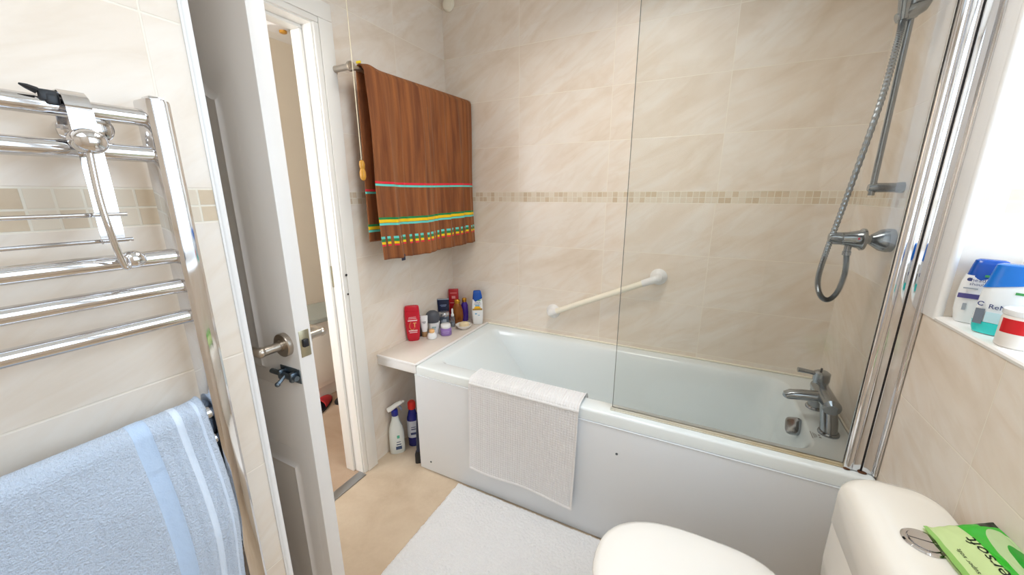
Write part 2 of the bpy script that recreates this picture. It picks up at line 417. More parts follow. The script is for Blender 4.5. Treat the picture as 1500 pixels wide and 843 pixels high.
# leaf with moulded panels on the near face
def door_leaf():
    b = MB()
    x0, x1 = XL + .012, DXL
    panels = [(-1.395, -1.115, .20, .785, 0), (-1.045, -0.768, .20, .785, 0), (-1.395, -1.165, .95, 1.605, .13), (-1.075, -0.828, .95, 1.605, -.13)]
    # shell
    b.box(x0, x1, DFY, DRY, FL + .008, 2.022, bev=.0015)
    return b, panels
b, panels = door_leaf()
leaf = b.build('door_leaf', M['door_white'], door, True)
def panel_ring(xa, xb, za, zb, arch, off):
    """outline of a panel inset by off; arch lifts the top toward one side in a swan curve"""
    pts = []
    n = 18
    for k in range(n + 1):                       # bottom
        pts.append((xa + off + (xb - xa - 2 * off) * k / n, za + off))
    for k in range(1, n): pts.append((xb - off, za + off + (zb - za - 2 * off) * k / n))
    for k in range(n + 1):
        t = k / n; s_ = (1 - t) if arch > 0 else t
        lift = abs(arch) * (3 * s_ ** 2 - 2 * s_ ** 3) if arch else 0
        if arch > 0: lift = abs(arch) * (1 - (3 * (t) ** 2 - 2 * t ** 3)) * 1.0
        pts.append((xb - off - (xb - xa - 2 * off) * t, zb - off + lift))
    for k in range(1, n): pts.append((xa + off, zb - off + (pts[-k][1] - zb + off if 0 else 0) - (zb - za - 2 * off) * k / n))
    return pts
for (xa, xb, za, zb, ar) in panels:
    m = MB()
    for face, sg in ((DFY, -1), (DRY, 1)):
        steps = [(0, 0.0002), (.006, .0016), (.034, .0022), (.041, .0035), (.046, .0085), (.051, .0070), (.060, .0055)]
        rings = [[Vector((x, face + sg * h, z)) for x, z in panel_ring(xa, xb, za, zb, ar, o_)] for o_, h in steps]
        m.loft(rings, False, True)
    m.build('door_panel', M['door_white'], door, True, 50)

def lever(side):
    sg = -1 if side == 'near' else 1
    y = DFY if sg < 0 else DRY; ax = '-Y' if sg < 0 else 'Y'
    cx, cz = -0.785, H - .318
    r = MB().lathe([(.0265, 0), (.0265, .009), (.025, .011), (.012, .011), (.012, .016)], (cx, y, cz), ax, 36)
    ro = r.build('door_handle', M['nickel'], door, True)
    l = MB().tube([(cx, y + sg * .008, cz), (cx, y + sg * .050, cz)], .0098, 18)
    l.tube([(cx, y + sg * .054, cz), (cx - .03, y + sg * .055, cz), (cx - .07, y + sg * .055, cz - .001), (cx - .122, y + sg * .050, cz - .002)], [.0105, .0095, .009, .0085], 18)
    l.ball((cx, y + sg * .053, cz), .0112)
    l.build('lever', M['nickel'], ro, True)
lever('near'); lever('far')
lp = MB().box(DXL - .001, DXL + .0015, DFY + .006, DRY - .006, H - .345, H - .285, bev=.0005).build('latch_plate', M['brass_pl'], door, True)
MB().box(DXL, DXL + .008, DFY + .010, DRY - .012, H - .322, H - .304, bev=.002).build('latch_bolt', M['black'], lp, True)
bl = MB().box(-0.815, DXL - .003, DFY - .0025, DFY, H - .405, H - .372, bev=.0006)
bl.tube([(-0.838, DFY - .009, H - .389), (DXL - .004, DFY - .009, H - .389)], .0058, 14)
bl.box(-0.808, -0.798, DFY - .016, DFY, H - .400, H - .378, bev=.003).box(-0.770, -0.758, DFY - .016, DFY, H - .400, H - .378, bev=.003)
bl.tube([(-0.785, DFY - .012, H - .389), (-0.785, DFY - .030, H - .400)], [.0035, .0045], 10).ball((-0.785, DFY - .031, H - .401), .0055)
bl.build('slide_bolt', M['zinc'], door, True)

# ---------------- hallway beyond the door
HX = -2.72
struct(MB().box(HX - .1, HX, -0.6, 3.0, FL, 2.40).build('wall_hall', M['hall_paint'], smooth=0))
struct(MB().box(HX - .1, -1.46, -0.7, 3.1, FL - .08, FL - 0.002).build('floor_hall', M['carpet'], smooth=0))
struct(MB().box(HX - .1, -1.55, -0.7, 3.1, 2.40, 2.46).build('ceiling_hall', M['plaster'], smooth=0))
struct(MB().box(HX, -1.55, 3.0, 3.1, FL, 2.4).build('wall_hall_end', M['hall_paint'], smooth=0))
struct(MB().box(HX - .02, HX + .014, -.55, 2.99, FL, FL + .09, bev=.004).build('baseboard_hall', M['gloss_white']))
hw = bpy.data.objects.new('hall_fill_window', None); C.objects.link(hw); hw.location = (-2.1, -0.58, 0.9); struct(hw)  # added window, never in view; its glowing pane lights the hallway
MB().box(-2.65, -1.6, -.60, -.57, 0.9, 2.2).build('window_pane', emit('hall_fill_pane', (0.97, 0.98, 1.0, 1), 10.0), hw, True, 0)
f = MB()
for a in ((-2.68, -2.62, 0.86, 2.24), (-1.63, -1.57, .86, 2.24), (-2.68, -1.57, .84, .9), (-2.68, -1.57, 2.2, 2.26)): f.box(a[0], a[1], -.6, -.54, a[2], a[3], bev=.004)
f.build('window_frame', M['plastic_white'], hw, True)
cf = thing('ceiling_fitting', 'small round white fitting on the hallway ceiling beyond the doorway', 'ceiling fitting', (-2.50, 1.715, 2.40))
MB().lathe([(.075, 0), (.078, -.008), (.068, -.02), (.02, -.024)], (0, 0, 0), 'Z', 32).build('fitting_base', M['plastic_white'], cf)
MB().lathe([(.022, -.022), (.022, -.034), (.014, -.038)], (0.015, 0.03, 0), 'Z', 20).build('sensor', M['yellow_wood'], cf)
ht = thing('hall_cabinet', 'narrow white hallway cabinet with a rounded grey glass top seen past the door edge', 'cabinet', (-2.38, 1.66, FL))
hc = MB().box(-.16, .12, -.22, .22, .10, .585, bev=.006).box(-.13, .09, -.19, .19, 0, .10, bev=.004); hc.build('cabinet_body', M['gloss_white'], ht)
hc = MB()
for y0, y1 in ((-.21, -.004), (.004, .21)): hc.box(.118, .132, y0, y1, .13, .57, bev=.004)
hc.build('cabinet_door', M['gloss_white'], ht)
MB().tube([(.137, -.03, .42), (.145, -.03, .42), (.145, -.03, .36), (.137, -.03, .36)], .005, 8).build('cabinet_handle', M['nickel'], ht)
rg = [sup(.19, .27, z, 2.4, 48) for z in (.588, .592, .61, .615)]
MB().loft(rg).build('cabinet_top', M['hall_glass'], ht)
for (x, y, rz, lab) in ((-2.20, 1.46, .5, 'red slipper on the hallway carpet nearer the bathroom door'), (-2.16, 1.64, .25, 'red and dark slipper on the carpet before the white hallway cabinet')):
    sl = thing('slipper', lab, 'slipper', (x, y, FL), rz, 'slippers in the hallway')
    MB().loft([sup(.045, .12, 0, 2.4, 28), sup(.046, .122, .012, 2.4, 28)]).build('sole', M['black'], sl)
    def up(u, v):
        a = pi * u; k = .4 + .6 * sin(pi * min(1, v * 1.15) * .5)
        return Vector((.044 * cos(a) * (1 - .35 * v ** 3), -.02 + .13 * v * .98, .012 + .05 * sin(a) * (1 - .55 * v ** 2)))
    o = MB().grid(up, 14, 10).build('upper', pm('slipper_red', (176, 38, 44), .7), sl)
    o.modifiers.new('s', 'SOLIDIFY').thickness = .006

# ================================================================== BATH
bath = thing('bathtub', 'long white acrylic bathtub along the tiled back wall', 'bathtub', (-0.32, 1.63, 0))
bx0, bx1, by0, by1, RIM = -1.19, XR - .003, 1.305, YB - .002, 0.556
b = MB()
def ir(x0, x1, y0, y1, r, z, rh=None): return rrect(x0, x1, y0, y1, r, z, 10, rh)
outer = [(.004, -.050), (.0, -.047), (0, -.010), (.002, -.004), (.005, -.001), (.010, 0)]
rings = [ir(bx0 + i, bx1 - i, by0 + i, by1 - i, .02, RIM + z, .004) for i, z in outer]
ix0, ix1, iy0, iy1 = -1.115, 0.425, 1.385, 1.945
basin = [(0, 0, 0, 0, .075, 0.0), (.006, .004, .006, .006, .075, -.003), (.014, .009, .013, .012, .08, -.012),
         (.03, .014, .02, .018, .085, -.035), (.12, .03, .03, .028, .10, -.14), (.235, .05, .045, .04, .12, -.27),
         (.30, .075, .065, .058, .13, -.345), (.345, .11, .10, .09, .13, -.375), (.42, .18, .15, .14, .11, -.385)]
for a, c, d, e, r, z in basin:
    rings.append(ir(ix0 + a, ix1 - c, iy0 + d, iy1 - e, r, RIM + z, .045 - .02 * min(1, -z / .1) + .03 * max(0, (-z - .33) / .055)))
b.loft(rings, False, True)
b.build('bath_body', M['acrylic'], bath, True, 50)
# backrest crease line moulded in the head end
# front panel
p = MB()
p.box(bx0 - .012, bx1 - .002, by0 - .002, by0 + .020, FL + .006, RIM - .051, bev=.003)
p.box(bx0 - .012, bx1 - .002, by0 - .0045, by0 + .012, RIM - .0535, RIM - .0495, bev=.0015)
p.build('front_panel', M['panel'], bath, True)
MB().box(bx0 - .010, bx0 + .008, by0 + .020, by1, FL + .006, RIM - .05, bev=.002).build('end_panel', M['panel'], bath, True)
MB().lathe([(.005, 0), (.005, .002), (.001, .003)], (-1.13, by0 - .002, .022), '-Y', 12).build('panel_screw', M['zinc'], bath, True)
MB().lathe([(.005, 0), (.005, .002), (.001, .003)], (-0.20, by0 - .002, .395), '-Y', 12).build('panel_screw', M['zinc'], bath, True)
# overflow knob on the tap end
kn = MB(); kc = Vector((0.405, 1.605, H - .868)); kn_n = Vector((-.62, -.55, .52)).normalized()
e1 = kn_n.cross(Vector((0, 0, 1))).normalized(); e2 = e1.cross(kn_n)
e1, e2 = e1 * cos(.5) - e2 * sin(.5), e2 * cos(.5) + e1 * sin(.5)
rings = []
for t, sc_ in ((-.004, .75), (.0, .93), (.008, 1.0), (.022, .99), (.029, .88), (.0315, .6)):
    rings.append([kc + kn_n * t + e1 * v.x * sc_ + e2 * v.y * sc_ for v in sup(.027, .033, 0, 4.0, 32)])
kn.tube([kc - kn_n * .03, kc], .018, 20).loft(rings)
kn.build('overflow_knob', M['chrome_soft'], bath, True)
MB().lathe([(.035, 0), (.035, .003), (.02, .005)], (0.12, 1.665, RIM - .385), 'Z', 28).build('waste', M['chrome'], bath, True)
# printed warning mark by the taps
wl = pm('grey_print', (150, 150, 150), .5)
wm = MB()
for (x, y, a, c) in ((0.447, 1.49, .004, .0035), (0.447, 1.504, .004, .0035), (0.438, 1.497, .010, .0010), (0.434, 1.497, .013, .0010), (.430, 1.497, .016, .0010), (.424, 1.497, .022, .0014)):
    wm.box(x - c, x + c, y - a, y + a, RIM + .0002, RIM + .0006)
wm.build('warning_mark', wl, bath, True, 0)
# silicone bead between bath and tiles
struct(MB().tube([(bx0, YB - .002, RIM + .002), (bx1, YB - .002, RIM + .002), (bx1, by0 + .06, RIM + .002)], .0045, 10).build('trim_4', M['cream']))

# bath mixer tap
tap = thing('bath_mixer_tap', 'two-pillar chrome mixer tap on the wall end of the bathtub', 'tap', (0.475, 1.62, RIM))
for yy, yt in ((-.090, -.055), (.095, .075)):
    t = MB().lathe([(.0315, 0), (.0315, .006), (.0285, .011)], (.003, yy, 0), 'Z', 28)
    t.tube([(.003, yy, .004), (.001, yy + (yt - yy) * .3, .04), (-.004, yt, .098)], [.0255, .0255, .0245], 26, up=(0, 1, 0))
    t.build('pillar', M['chrome_soft'], tap)
t = MB().tube([(-.003, -.098, .098), (-.003, -.092, .100), (-.004, .08, .102), (-.004, .086, .102)], [.016, .0275, .0275, .016], 26)
t.build('tap_body', M['chrome_soft'], tap)
t = MB().tube([(-.004, -.012, .098), (-.03, -.012, .097), (-.07, -.012, .093), (-.105, -.012, .087), (-.120, -.012, .080), (-.124, -.012, .074)], [.026, .0245, .0235, .0225, .019, .010], 24, flat=.8)
t.build('spout', M['chrome_soft'], tap)
t = MB().tube([(-.004, .066, .10), (-.004, .068, .125), (-.004, .070, .128), (-.004, .070, .160), (-.004, .070, .166)], [.0235, .0235, .0265, .0265, .018], 26, up=(0, 1, 0))
th = t.build('tap_handle', M['chrome_soft'], tap)
MB().tube([(-.004, .070, .152), (-.045, .070, .156), (-.080, .070, .158)], [.011, .0105, .012], 16, flat=.75).build('lever', M['chrome_soft'], th)
MB().tube([(-.008, .070, .164), (-.008, .070, .178)], .0035, 8).build('diverter_pin', M['black'], th)

# tiled shelf at the head of the bath
sh = thing('tiled_shelf', 'narrow tiled ledge at the head of the bathtub holding toiletries', 'shelf', (-1.32, 1.65, .52))
MB().box(XL + .001, bx0 - .006, 1.308, YB - .001, RIM - .004, RIM + .006, bev=.002).build('shelf_tile', pm('shelf_beige_tile', (230, 221, 212), .25, var=.12), sh, True)
MB().box(XL + .001, bx0 - .001, 1.303, YB - .001, RIM - .048, RIM - .004, bev=.004).box(bx0 - .0075, bx0 + .009, 1.3045, YB - .001, RIM + .0004, RIM + .0068, bev=.002).box(XL + .001, bx0 - .001, 1.300, 1.312, RIM - .006, RIM + .0065, bev=.003).build('shelf_edge', M['plastic_white'], sh, True)
SH = RIM + .006

# ================================================================== SHOWER SCREEN
sc = thing('shower_screen', 'clear glass bath screen with tall chrome wall profile', 'shower screen', (0.5, 1.345, RIM))
GZ = 1.99; GY = 1.345
MB().box(-.235, .476, GY - .003, GY + .003, RIM + .012, GZ).build('glass_pane', M['screen_glass'], sc, True, 0)
MB().box(-.2362, -.2348, GY - .003, GY + .003, RIM + .012, GZ).build('glass_edge', M['screen_edge'], sc, True, 0)
s = MB().box(-.243, .470, GY - .005, GY + .005, RIM + .0003, RIM + .012, bev=.002); s.box(-.243, .47, GY - .010, GY - .004, RIM + .0003, RIM + .004, bev=.0015)
s.build('bottom_seal', M['seal'], sc, True)
def vprof(x0, x1, y0, y1, name, m, bev=.003): MB().box(x0, x1, y0, y1, RIM + .002, GZ + .004, bev=bev, seg=3).build(name, m, sc, True)
MB().tube([(.482, GY, RIM + .004), (.482, GY, GZ)], .0135, 24).build('hinge_tube', M['chrome'], sc, True)
vprof(.491, .5095, GY - .011, GY + .011, 'hinge_channel', M['chrome'], .002)
vprof(.509, .5135, GY - .007, GY + .007, 'hinge_gap', M['rubber_gap'], .001)
vprof(.513, XR - .0005, GY - .012, GY + .014, 'wall_channel', M['chrome'], .0015)
MB().tube([(XR - .006, GY - .015, RIM + .003), (XR - .006, GY - .015, GZ)], .0055, 16).build('edge_bead', M['chrome'], sc, True)
MB().ball((.478, GY - .012, RIM + .003), .007, (1.3, .8, .4)).ball((.515, GY - .012, RIM + .002), .007, (1.6, .8, .4)).build('rust_stain', M['rust'], sc, True)

# ================================================================== SHOWER
SY = 1.61
sv = thing('shower_valve', 'chrome shower valve projecting from the tap end wall behind the glass', 'shower valve', (XR, SY, H - .148))
MB().lathe([(.037, .0), (.038, .012), (.034, .03), (.022, .046), (.018, .052)], (0, 0, 0), '-X', 30).build('wall_flange', M['chrome_soft'], sv)
v = MB().lathe([(.014, .048), (.014, .066), (.035, .068), (.036, .076), (.030, .082), (.024, .105), (.021, .125), (.017, .128)], (0, 0, 0), '-X', 30)
v.build('valve_body', M['chrome_soft'], sv)
v = MB().lathe([(.019, .126), (.019, .150), (.015, .160), (.001, .162)], (0, 0, .002), '-X', 24)
for k in range(6):
    a = k * pi / 3; v.tube([(-.128, .018 * cos(a), .018 * sin(a)), (-.150, .018 * cos(a), .018 * sin(a))], .0035, 8)
v.build('temperature_knob', M['chrome_soft'], sv)
MB().lathe([(.004, 0), (.004, .002), (.001, .003)], (-.088, -.026, .004), '-Y', 12).build('red_dot', pm('red_marker', (220, 50, 70), .4), sv)
MB().lathe([(.010, 0), (.010, -.022), (.012, -.024), (.012, -.036)], (-.105, 0, -.018), 'Z', 16).build('hose_outlet', M['chrome_soft'], sv)

rl = thing('shower_rail', 'slim vertical chrome riser rail on the tap end wall', 'shower rail', (XR, 1.62, 1.396))
r = MB().tube([(.475, 1.62, 1.372), (.475, 1.62, 2.02)], .0085, 18); r.build('rail', M['chrome_soft'], rl, True)
for zz in (1.396, 2.0):
    MB().lathe([(.0165, 0), (.017, .006), (.0145, .02), (.0145, .074), (.011, .084)], (XR, 1.62, zz), '-X', 24).build('rail_bracket', M['chrome_soft'], rl, True)
hd = thing('shower_handset', 'chrome shower handset resting in its holder high on the riser rail', 'shower head', (.475, 1.62, 1.885))
h = MB().tube([(.440, 1.605, 1.868), (.458, 1.607, 1.876), (.475, 1.608, 1.884), (.492, 1.612, 1.894), (.505, 1.62, 1.906)], [.013, .0175, .019, .017, .010], 20)
h.lathe([(.014, -.022), (.0165, -.015), (.0165, .018), (.014, .024)], (.475, 1.62, 1.892), 'Z', 22); h.ball((.503, 1.615, 1.915), .013, (1, 1, 1.2))
h.build('holder', M['chrome_soft'], hd, True)
h = MB().tube([(.452, 1.60, 1.862), (.448, 1.598, 1.91), (.440, 1.594, 1.96), (.42, 1.585, 2.02), (.40, 1.575, 2.06)], [.0115, .0145, .0140, .0135, .016], 20)
h.build('handle', M['chrome_soft'], hd, True)
h = MB().lathe([(.012, -.03), (.03, -.02), (.042, 0), (.043, .008), (.04, .012)], (.385, 1.57, 2.075), '-X', 30); h.build('spray_head', M['chrome_soft'], hd, True)
# ribbed hose
def spline(P, n):
    P = [Vector(p) for p in P]; out = []
    for i in range(len(P) - 1):
        p0, p1, p2, p3 = P[max(i - 1, 0)], P[i], P[i + 1], P[min(i + 2, len(P) - 1)]
        for k in range(n):
            t = k / n
            out.append(.5 * ((2 * p1) + (p2 - p0) * t + (2 * p0 - 5 * p1 + 4 * p2 - p3) * t * t + (3 * p1 - p0 - 3 * p2 + p3) * t ** 3))
    return out + [P[-1]]
hp = spline([(.452, 1.60, 1.862), (.4545, SY, 1.80), (.446, SY, 1.647), (.413, SY, 1.365), (.389, SY, 1.184), (.382, SY, 1.09), (.396, SY, 1.035), (.420, SY, 1.019), (.441, SY, 1.05), (.450, SY, 1.118), (.443, SY, 1.185)], 30)
tag(MB().tube(hp, [(.0094 if i % 2 else .0074) for i in range(len(hp))], 12).build('shower_hose', M['chrome_soft'], smooth=20), 'ribbed grey metal shower hose looping below the valve', 'shower hose')

# ================================================================== GRAB RAIL
gr = thing('grab_rail', 'slanted cream grab rail with white round ends on the back wall above the bathtub', 'grab rail', (-.45, YB, .83))
A = Vector((-.733, YB - .052, .703)); B = Vector((-.168, YB - .052, .966)); d = (B - A).normalized()
MB().tube([A + d * .02, B - d * .075], .0155, 22).build('grip_bar', M['cream'], gr, True)
for P_, q in ((A, 1), (B, -1)):
    g = MB().lathe([(.041, 0), (.042, .006), (.038, .014), (.028, .02), (.022, .03)], (P_.x, YB, P_.z), '-Y', 32)
    g.tube([(P_.x, YB - .02, P_.z), (P_.x, YB - .045, P_.z), tuple(P_ + d * q * .012), tuple(P_ + d * q * (.04 if q > 0 else .078))], [.021, .020, .0185, .018], 22).ball((P_.x, YB - .048, P_.z), .0195)
    g.build('rail_mount', M['plastic_white'], gr, True)

# ================================================================== BROWN TOWEL AND ITS RAIL
RA = Vector((-1.345, 1.215, H + .503)); RB = Vector((-1.285, 1.985, H + .503))
tr = thing('towel_bar', 'wall-mounted nickel towel bar beside the door frame', 'towel bar', (XL, 1.22, H + .5))
r = MB().tube([RA, RB], .010, 18); r.build('bar', M['nickel'], tr, True)
for P_ in (RA, RB):
    MB().lathe([(.024, 0), (.024, .006), (.014, .014), (.012, .03), (.012, P_.x - XL - .012), (.019, P_.x - XL), (.019, P_.x - XL + .010), (.014, P_.x - XL + .017)], (XL, P_.y, P_.z), 'X', 26).build('bar_bracket', M['nickel'], tr, True)

def towel_mat():
    t = NT('brown_striped_velour'); uv = t.new('ShaderNodeUVMap'); s = t.new('ShaderNodeSeparateXYZ'); t.l.new(uv.outputs[0], s.inputs[0])
    u, v = s.outputs[0], s.outputs[1]; tc = t.new('ShaderNodeTexCoord')
    n = t.noise(tc.outputs['Object'], 300, 3, .6); n2 = t.noise(t.vec(t.math('MULTIPLY', u, 26), t.math('MULTIPLY', v, 2.0)), 1.0, 4, .6, .4)
    c = t.mix(t.ramp(n2, [(.35, (0, 0, 0, 1)), (.72, (1, 1, 1, 1))]), lin((112, 62, 34)), lin((166, 102, 54))); c = t.mix(t.math('MULTIPLY', n, .35), c, lin((90, 48, 28)))
    def band(a, b_, col, extra=None):
        nonlocal c
        k = t.math('MULTIPLY', t.math('GREATER_THAN', v, a), t.math('LESS_THAN', v, b_))
        if extra is not None: k = t.math('MULTIPLY', k, extra)
        c = t.mix(k, c, lin(col))
    R_, TQ, GR, YE = (226, 40, 62), (96, 206, 196), (20, 130, 74), (238, 198, 20)
    band(.482, .491, R_); band(.493, .502, TQ)
    band(.640, .650, GR); band(.650, .664, YE); band(.666, .676, TQ)
    dash = t.math('LESS_THAN', t.math('FRACT', t.math('MULTIPLY', u, 20.5)), .58)
    for i, col in enumerate((TQ, GR, YE, R_)): band(.727 + .0125 * i, .727 + .0125 * i + (.011 if i != 3 else .007), col, dash)
    t.base(c); t.set(Roughness=.95, Sheen_Weight=.25, Sheen_Roughness=.5); t.b.inputs['Sheen Tint'].default_value = lin((220, 180, 140))
    t.bump(n, .3, .003); return t.m
LB, LF, RT = .72, .80, .022       # back fall, front fall, turn radius
U0, UL = .045, .725
def brown(u, v):
    s = -LB + (LB + LF + pi * RT) * v          # arc length, 0 = start of turn
    along = U0 + UL * u
    ax = RA + (RB - RA) * (along / (RB - RA).length); out = Vector((1, -.08, 0)).normalized(); n = out.copy()
    def folds(d):
        k = min(1, d / .35)
        f = .011 * sin(u * 17 + .6 + .5 * d) + .006 * sin(u * 39 + 1.5 + d * 1.2)
        for c0, sl, wd, am in ((.10, .05, .030, .020), (.23, .02, .016, .014), (.42, -.03, .022, .020), (.52, .04, .014, .012), (.60, .12, .016, .013), (.66, .0, .016, .015), (.80, .05, .02, .012), (.93, .0, .025, .014)):
            f += am * math.exp(-((u - c0 - sl * d) / wd) ** 2)
        return f * (.25 + .75 * k)
    if s < 0:
        d = -s; z = -d; off = -RT - .25 * folds(d); tilt = -.018 * d
    elif s > pi * RT:
        d = s - pi * RT; z = -d; off = RT + folds(d) * .85 + .006; tilt = .012 * d
    else:
        a = s / RT; z = RT * sin(a) * .9; off = -RT * cos(a); tilt = 0
    p = ax + Vector((out.x * (off + tilt), out.y * (off + tilt), z))
    if abs(s) < .1 + pi * RT: p.z += .010 * math.exp(-((u - .06) / .05) ** 2)     # bunched by the bracket
    d = max(0, s - pi * RT)
    p.y += (u - .5) * .02 * d + (.006 * sin(9 * d) + .03 * d * (1 - u) * .5 if u < .5 else .006 * sin(7 * d + 1) * (u - .5) * 2)
    p.z -= .008 * sin(u * 5.0) * d
    return p
bt = MB().grid(brown, 150, 150, uv=lambda u, v: (u, (-LB + (LB + LF + pi * RT) * v) - pi * RT / 2 if v > .4 else (LB - (LB + LF + pi * RT) * v)))
bo = bt.build('bath_towel', towel_mat(), smooth=180)
bo.modifiers.new('thickness', 'SOLIDIFY').thickness = .005
tag(bo, 'brown bath towel with red, green, yellow and turquoise stripes hung over the bar', 'towel')
q = brown(.17, 1.0)
MB().box(q.x - .012, q.x - .009, q.y - .004, q.y + .020, q.z - .018, q.z + .012).build('care_tag', pm('navy_tag', (40, 44, 66), .8), bo)
MB().box(RA.x - .014, RA.x + .010, RA.y + .046, RA.y + .053, RA.z + .024, RA.z + .034, bev=.002).build('selvedge', pm('yellow_hem', (232, 206, 30), .8), bo)

# pull cord
pc = thing('pull_cord', 'thin light pull cord with a yellow wooden acorn hanging by the door frame', 'pull cord', (-1.318, 1.205, H + .1))
MB().tube([(-1.318, 1.205, CEIL), (-1.318, 1.205, H + .13)], .0016, 8).build('cord', M['cord'], pc, True)
MB().lathe([(.003, .062), (.009, .058), (.012, .046), (.010, .030), (.0085, .026), (.013, .012), (.013, -.006), (.009, -.018), (.003, -.022)], (-1.318, 1.205, H + .078), 'Z', 20).build('acorn', M['yellow_wood'], pc, True)
MB().lathe([(.04, 0), (.04, -.02), (.03, -.03), (.006, -.034)], (-1.318, 1.205, CEIL), 'Z', 28).build('cord_switch', M['plastic_white'], pc, True)
# small round cover in the corner under the ceiling
tag(MB().lathe([(.035, 0), (.037, .006), (.03, .018), (.012, .022)], (-1.40, YB - .001, H + 1.03), '-Y', 28).build('corner_cap', M['cream']), 'small round cream cap high up in the far tiled corner', 'wall cap')

# ================================================================== TOWEL RAIL (chrome ladder)
lr = thing('heated_towel_rail', 'chrome ladder towel rail on the tiled wall at the left', 'towel rail', (-.71, .04, .45))
PZ0, PZ1 = .42, H + .127
def post(yc):
    ring = lambda z, k=1.0: [Vector((-.724 + (x) * 1, yc + y * k, z)) for x, y in
        ((0, -.0155), (.026, -.0155), (.0305, -.0135), (.0335, -.009), (.0345, 0), (.0335, .009), (.0305, .0135), (.026, .0155), (0, .0155), (-.002, .013), (-.002, -.013))]
    MB().loft([ring(PZ0, .9), ring(PZ0 + .002), ring(PZ1 - .003), ring(PZ1, .93)]).build('post', M['chrome'], lr, True, 25)
    MB().box(-.716, -.693, yc - .010, yc + .010, PZ1 - .001, PZ1 + .005, bev=.003).build('post_cap', M['chrome'], lr, True)
PY = .2855
post(PY); post(PY - .50)
BZ = [.103, .055, -.090, -.136, -.185, -.356, -.405, -.450, -.500, -.548, -.745, -.793, -.841, -.889]
for z in BZ:
    MB().tube([(-.708, PY - .49, H + z), (-.708, PY - .010, H + z)], .0112, 20).build('bar', M['chrome'], lr, True)
for zz in (.083, -.66):
    br = MB().tube([(XN, .222, H + zz), (-.722, .222, H + zz)], .0165, 24); br.lathe([(.0175, 0), (.0185, .006), (.0165, .014), (.010, .019), (.001, .020)], (-.722, .222, H + zz), 'X', 26)
    br.lathe([(.022, 0), (.022, .004), (.018, .006)], (XN, .222, H + zz), 'X', 26).build('wall_bracket', M['chrome'], lr, True)
# over-rail rack
rk = thing('over_rail_rack', 'chrome wire rack with ball ends hooked over the top bar of the ladder rail', 'hanging rack', (-.69, .2, H + .06))
st = MB()
sp_ = [(-.726, H + .085), (-.724, H + .110), (-.714, H + .121), (-.702, H + .121), (-.692, H + .113), (-.688, H + .10), (-.687, H + .0), (-.689, H - .062)]
y0, y1 = .193, .216
ou = [Vector((x, 0, z)) for x, z in sp_]
rings = []
for i, p in enumerate(ou):
    tng = (ou[min(i + 1, len(ou) - 1)] - ou[max(i - 1, 0)]).normalized(); nn = Vector((tng.z, 0, -tng.x)) * -.0012
    yo = .001 * i
    rings.append([Vector((p.x, y0, p.z)), Vector((p.x, y1, p.z)), Vector((p.x + nn.x, y1, p.z + nn.z)), Vector((p.x + nn.x, y0, p.z + nn.z))])
st.loft(rings); st.build('strap', M['chrome'], rk, True, 40)
for z in (-.025, -.058): MB().tube([(-.684, .222, H + z), (-.684, -.12, H + z)], .0026, 10).build('wire', M['chrome'], rk, True)
wz = [(-.668, .198, H + .056), (-.664, .1955, H + .035), (-.661, .1935, H + .0), (-.660, .194, H - .03), (-.663, .197, H - .06), (-.668, .202, H - .088), (-.669, .205, H - .093), (-.674, .208, H - .092), (-.684, .214, H - .087)]
MB().tube(spline(wz, 6), .0036, 14).build('curved_arm', M['chrome'], rk, True)
MB().ball((-.668, .199, H + .062), .0155, (1, 1.12, .95), u=28, v=18).build('ball_end', M['chrome'], rk, True)
MB().ball((-.684, .217, H - .085), .0125, (1, 1.1, .95), u=28, v=18).build('ball_end', M['chrome'], rk, True)
kb = MB(); kb.box(-.714, -.695, .180, .193, H + .102, H + .1165, bev=.003); kb.box(-.700, -.6955, .176, .192, H + .106, H + .119, bev=.002); kb.tube([(-.697, .176, H + .116), (-.697, .169, H + .119), (-.698, .164, H + .121)], [.004, .003, .001], 8)
kb.build('rubber_pad', M['black'], rk, True)

# ---------------- blue towel over the lower bars
def blue_mat():
    return terry('pale_blue_terry', (200, 216, 238), 330, .9, [(.800, .845, (176, 198, 226)), (.905, .925, (206, 220, 238)), (.965, .975, (196, 212, 234))])
BT = .022
LBk, LFr = .30, .46
def blue(u, v):
    R_ = .0235; s = -LBk + (LBk + LFr + pi * R_) * v
    y = -.20 + .463 * u
    ax = -.708; zb = H - .349
    edge = 0
    if s < 0: x, z = ax - R_, zb + s
    elif s > pi * R_:
        d = s - pi * R_; x, z = ax + R_ + .012 * min(1, d / .2), zb - d
        x += .010 * noise.noise(Vector((u * 5, d * 5, 1.7))) * min(1, d / .08)
        x += .010 * sin(u * 9 + 3 * d) * min(1, d / .3)
    else:
        a = s / R_; x, z = ax - R_ * cos(a), zb + R_ * sin(a); d = 0
    if s > 0:
        k = .6 if d < .05 else 1
        for b0, b1, dep in ((.795, .848, -.0035), (.880, .893, .002), (.905, .925, -.002), (.945, .955, .002)):
            c_ = .5 * (b0 + b1); h_ = .5 * (b1 - b0); t_ = abs(u - c_) / h_
            if t_ < 1: x += dep * k * (1 - t_ ** 4)
    x += .0012 * noise.noise(Vector((y * 330, z * 330, x * 100)))
    dd = max(0, s - pi * R_)
    y += .006 * sin(dd * 9) * u + .02 * dd * (u - .6)
    if u > .96: x -= .010 * ((u - .96) / .04) ** 2
    return Vector((x, y, z))
o = MB().grid(blue, 170, 230, uv=lambda u, v: (u, v)).build('hand_towel', blue_mat(), smooth=180)
md = o.modifiers.new('thickness', 'SOLIDIFY'); md.thickness = .010; md.offset = -1
tag(o, 'pale blue terry towel draped over the lower bars of the chrome ladder rail', 'towel')

